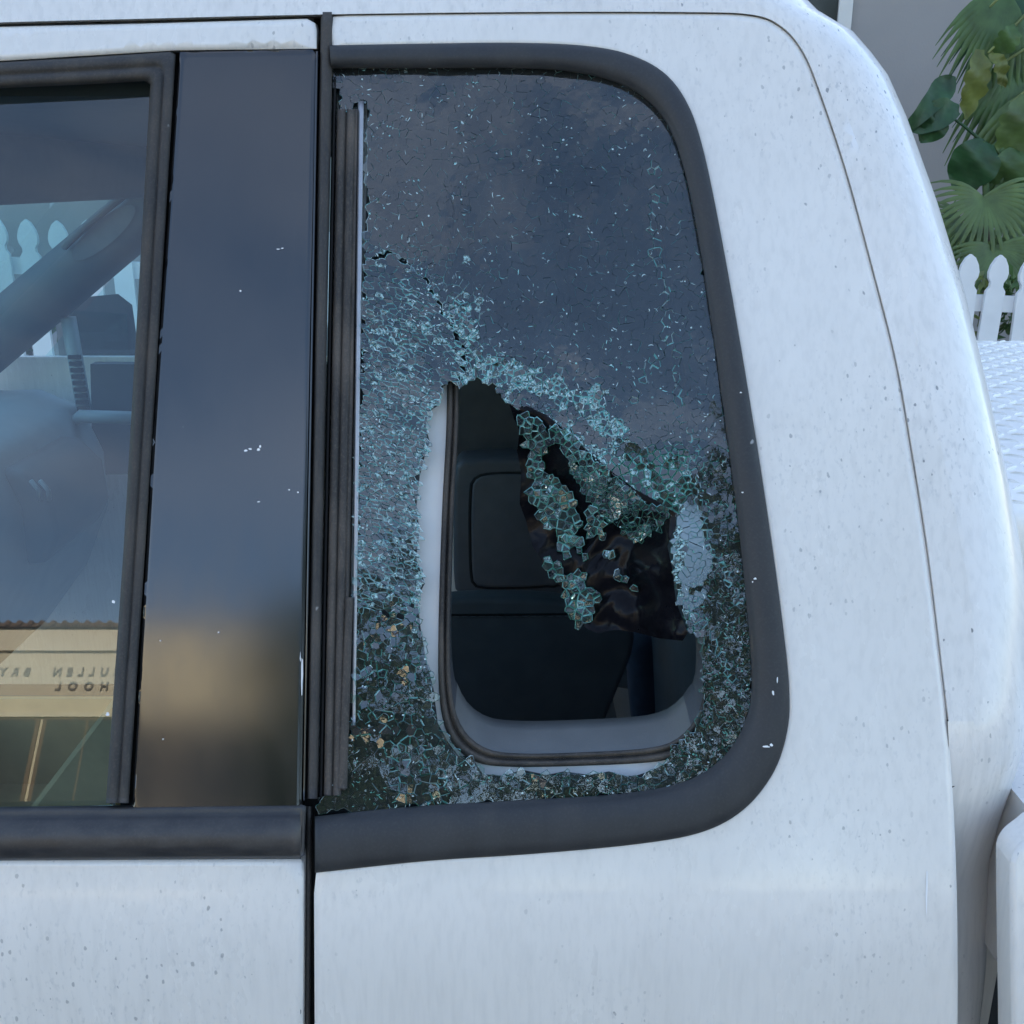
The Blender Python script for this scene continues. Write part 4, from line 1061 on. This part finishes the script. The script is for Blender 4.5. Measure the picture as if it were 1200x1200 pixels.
big_leaf('hanging_leaf', A(1160, 62, 6.0), A(1182, 102, 6.0), .09, 'leaf_lime', tp, droop=.0, shape='oval', notch=.2)
big_leaf('hanging_leaf', A(1190, 30, 6.0), A(1165, 70, 6.0), .13, 'leaf_mid', tp, droop=.0, shape='oval', notch=.2)
big_leaf('hanging_leaf', A(1204, 112, 5.9), A(1180, 190, 5.9), .26, 'leaf_palm', tp, droop=.0, shape='oval', notch=.2)
# low ground cover behind the fence
def shrub(name, x, y, h, w, m, label, n=180):
    t_ = thing(name, (x, y, .3), label, 'shrub', 'low shrubs behind the picket fence')
    mb = MB()
    for i in range(n):
        a = random.uniform(0, 6.283); r = w * math.sqrt(random.random()); c = Vector((x + math.cos(a) * r, y + math.sin(a) * r * .5, .3 + h * random.random() ** .6))
        d = Vector((random.gauss(0, 1), random.gauss(-.4, .7), random.gauss(.3, .7))).normalized(); s_ = d.cross(Vector((random.gauss(0, 1), random.gauss(0, 1), 1))).normalized(); L = random.uniform(.05, .10)
        mb.add([c, c + d * L * .5 + s_ * L * .22, c + d * L, c + d * L * .5 - s_ * L * .22], [(0, 1, 2, 3)])
    mb.build('leaves', m, t_)
    MB().tube([(x, y, .3), (x + .02, y, .3 + h * .7)], [.02, .008], 6).build('stem', 'bark', t_)
for px_, m_, lb in ((1152, 'leaf_lime', 'yellow green shrub showing between the first two pickets'), (1190, 'leaf_mid', 'green shrub showing between the pickets at the right edge'), (20, 'leaf_mid', 'green shrub seen through the windshield above the pickets')):
    p = A(px_, 335, 4.95); shrub('shrub', p.x, 4.95, p.z - .3 + .04, .12 if px_ > 900 else .2, m_, lb)

# ------------------------------------------------------------------ across the street, seen in the glass: school and trees
SY = -30.0
school = thing('school_building', (-18, SY, 0), 'tan school across the street, mirrored in the door window with its lettering', 'school')
ZT, ZB = 12.2, 9.45
MB().box((-45, SY - 14, -.04), (-7.4, SY, ZT)).build('wall', 'school', school)
MB().box((-45.15, SY - .4, ZT - .75), (-7.25, SY + .12, ZT - .02)).build('cornice', 'school_trim', school)
MB().box((-45.1, SY - .3, ZB - .12), (-7.3, SY + .10, ZB + .03)).build('string_course', 'school_trim', school)
rf = MB().box((-45.4, SY - 14.2, ZT), (-7.0, SY + .25, ZT + .12)).build('roof', 'tile', school)
for k in range(106): MB().tube([(-45.2 + k * .36, SY - .5, ZT + .15), (-45.2 + k * .36, SY + .32, ZT + .11)], .085, 7).build('roof_tile', 'tile', rf)
for k in range(9):
    x = -43 + k * 4.1
    for z0, z1 in ((5.6, 9.1), (1.2, 4.4)):
        f_ = MB().box((x - .1, SY - .002, z0 - .1), (x + 3.9, SY + .05, z1 + .25)).build('window_frame', 'tile', school)
        for c in range(3): MB().box((x + .02 + c * 1.27, SY + .052, z0), (x + 1.24 + c * 1.27, SY + .062, z1 + .15)).build('pane', 'pane', f_)
def lettering(txt, x_left, z, size, sp):
    cu = bpy.data.curves.new('lettering', 'FONT'); cu.body = txt; cu.size = size; cu.extrude = .02; cu.offset = .008; cu.space_character = sp
    t_ = bpy.data.objects.new('lettering_source', cu); col.objects.link(t_)
    dg = bpy.context.evaluated_depsgraph_get(); me_ = bpy.data.meshes.new_from_object(t_.evaluated_get(dg)); bpy.data.objects.remove(t_)
    me_.materials.clear(); me_.materials.append(M['letter'])
    o = bpy.data.objects.new('lettering', me_); col.objects.link(o); adopt(o, school)
    o.location = (x_left, SY + .035, z); o.rotation_euler = (R(90), 0, R(180)); return o
lettering('CULLEN  BRYANT', -12.25, 10.66, .36, 1.93)
lettering('SCHOOL', -11.75, 10.20, .36, 2.15)

def tree(x, y, h, w, label, seed, n=5200):
    rd = random.Random(seed); t_ = thing('street_tree', (x, y, 0), label, 'tree', 'trees across the street')
    MB().tube([(x, y, -.05), (x + .1, y, h * .25), (x - .1, y, h * .55)], [.28, .22, .12], 9).build('trunk', 'bark', t_, True)
    mb = MB(); cl = []
    for i in range(34):
        u = rd.random(); a = rd.uniform(0, 6.283); r = w * rd.uniform(.25, 1) * math.sqrt(max(.05, 1 - (2 * u - 1) ** 2)); cl.append((Vector((x + math.cos(a) * r, y + math.sin(a) * r, h * (.22 + .74 * u))), w * rd.uniform(.28, .5)))
    for c, _ in cl[::4]: MB().tube([(x, y, h * .3), Vector((x, y, h * .3)).lerp(c, .55) + Vector((0, 0, .2)), c], [.1, .06, .02], 5).build('limb', 'bark', t_, True)
    for i in range(n):
        c, r = cl[i % 34]; d = Vector((rd.gauss(0, 1), rd.gauss(0, 1), rd.gauss(0, 1))); d.normalize(); p = c + d * r * rd.uniform(.5, 1.05)
        e = Vector((rd.gauss(0, 1), rd.gauss(0, 1), rd.gauss(0, 1))).normalized(); s_ = e.cross(d).normalized(); L = rd.uniform(.22, .42)
        mb.add([p, p + e * L * .5 + s_ * L * .3, p + e * L, p + e * L * .5 - s_ * L * .3], [(0, 1, 2, 3)])
    mb.build('crown', 'leaf_tree', t_)
tree(-5.6, -25, 11.2, 2.6, 'slim tree at the corner of the school, mirrored beside the dark pillar', 5, 4200)
tree(-1.5, -19, 9.9, 3.3, 'street tree nearest the school, mirrored low in the broken window', 1)
tree(3.2, -20, 10.8, 3.3, 'middle street tree, mirrored in the lower part of the broken window', 2)
tree(7.6, -19, 13.6, 3.6, 'tallest street tree, mirrored at the right edge of the broken window', 3)
tree(13.5, -21, 13.0, 3.8, 'street tree farthest from the school, beyond the broken window reflection', 4)
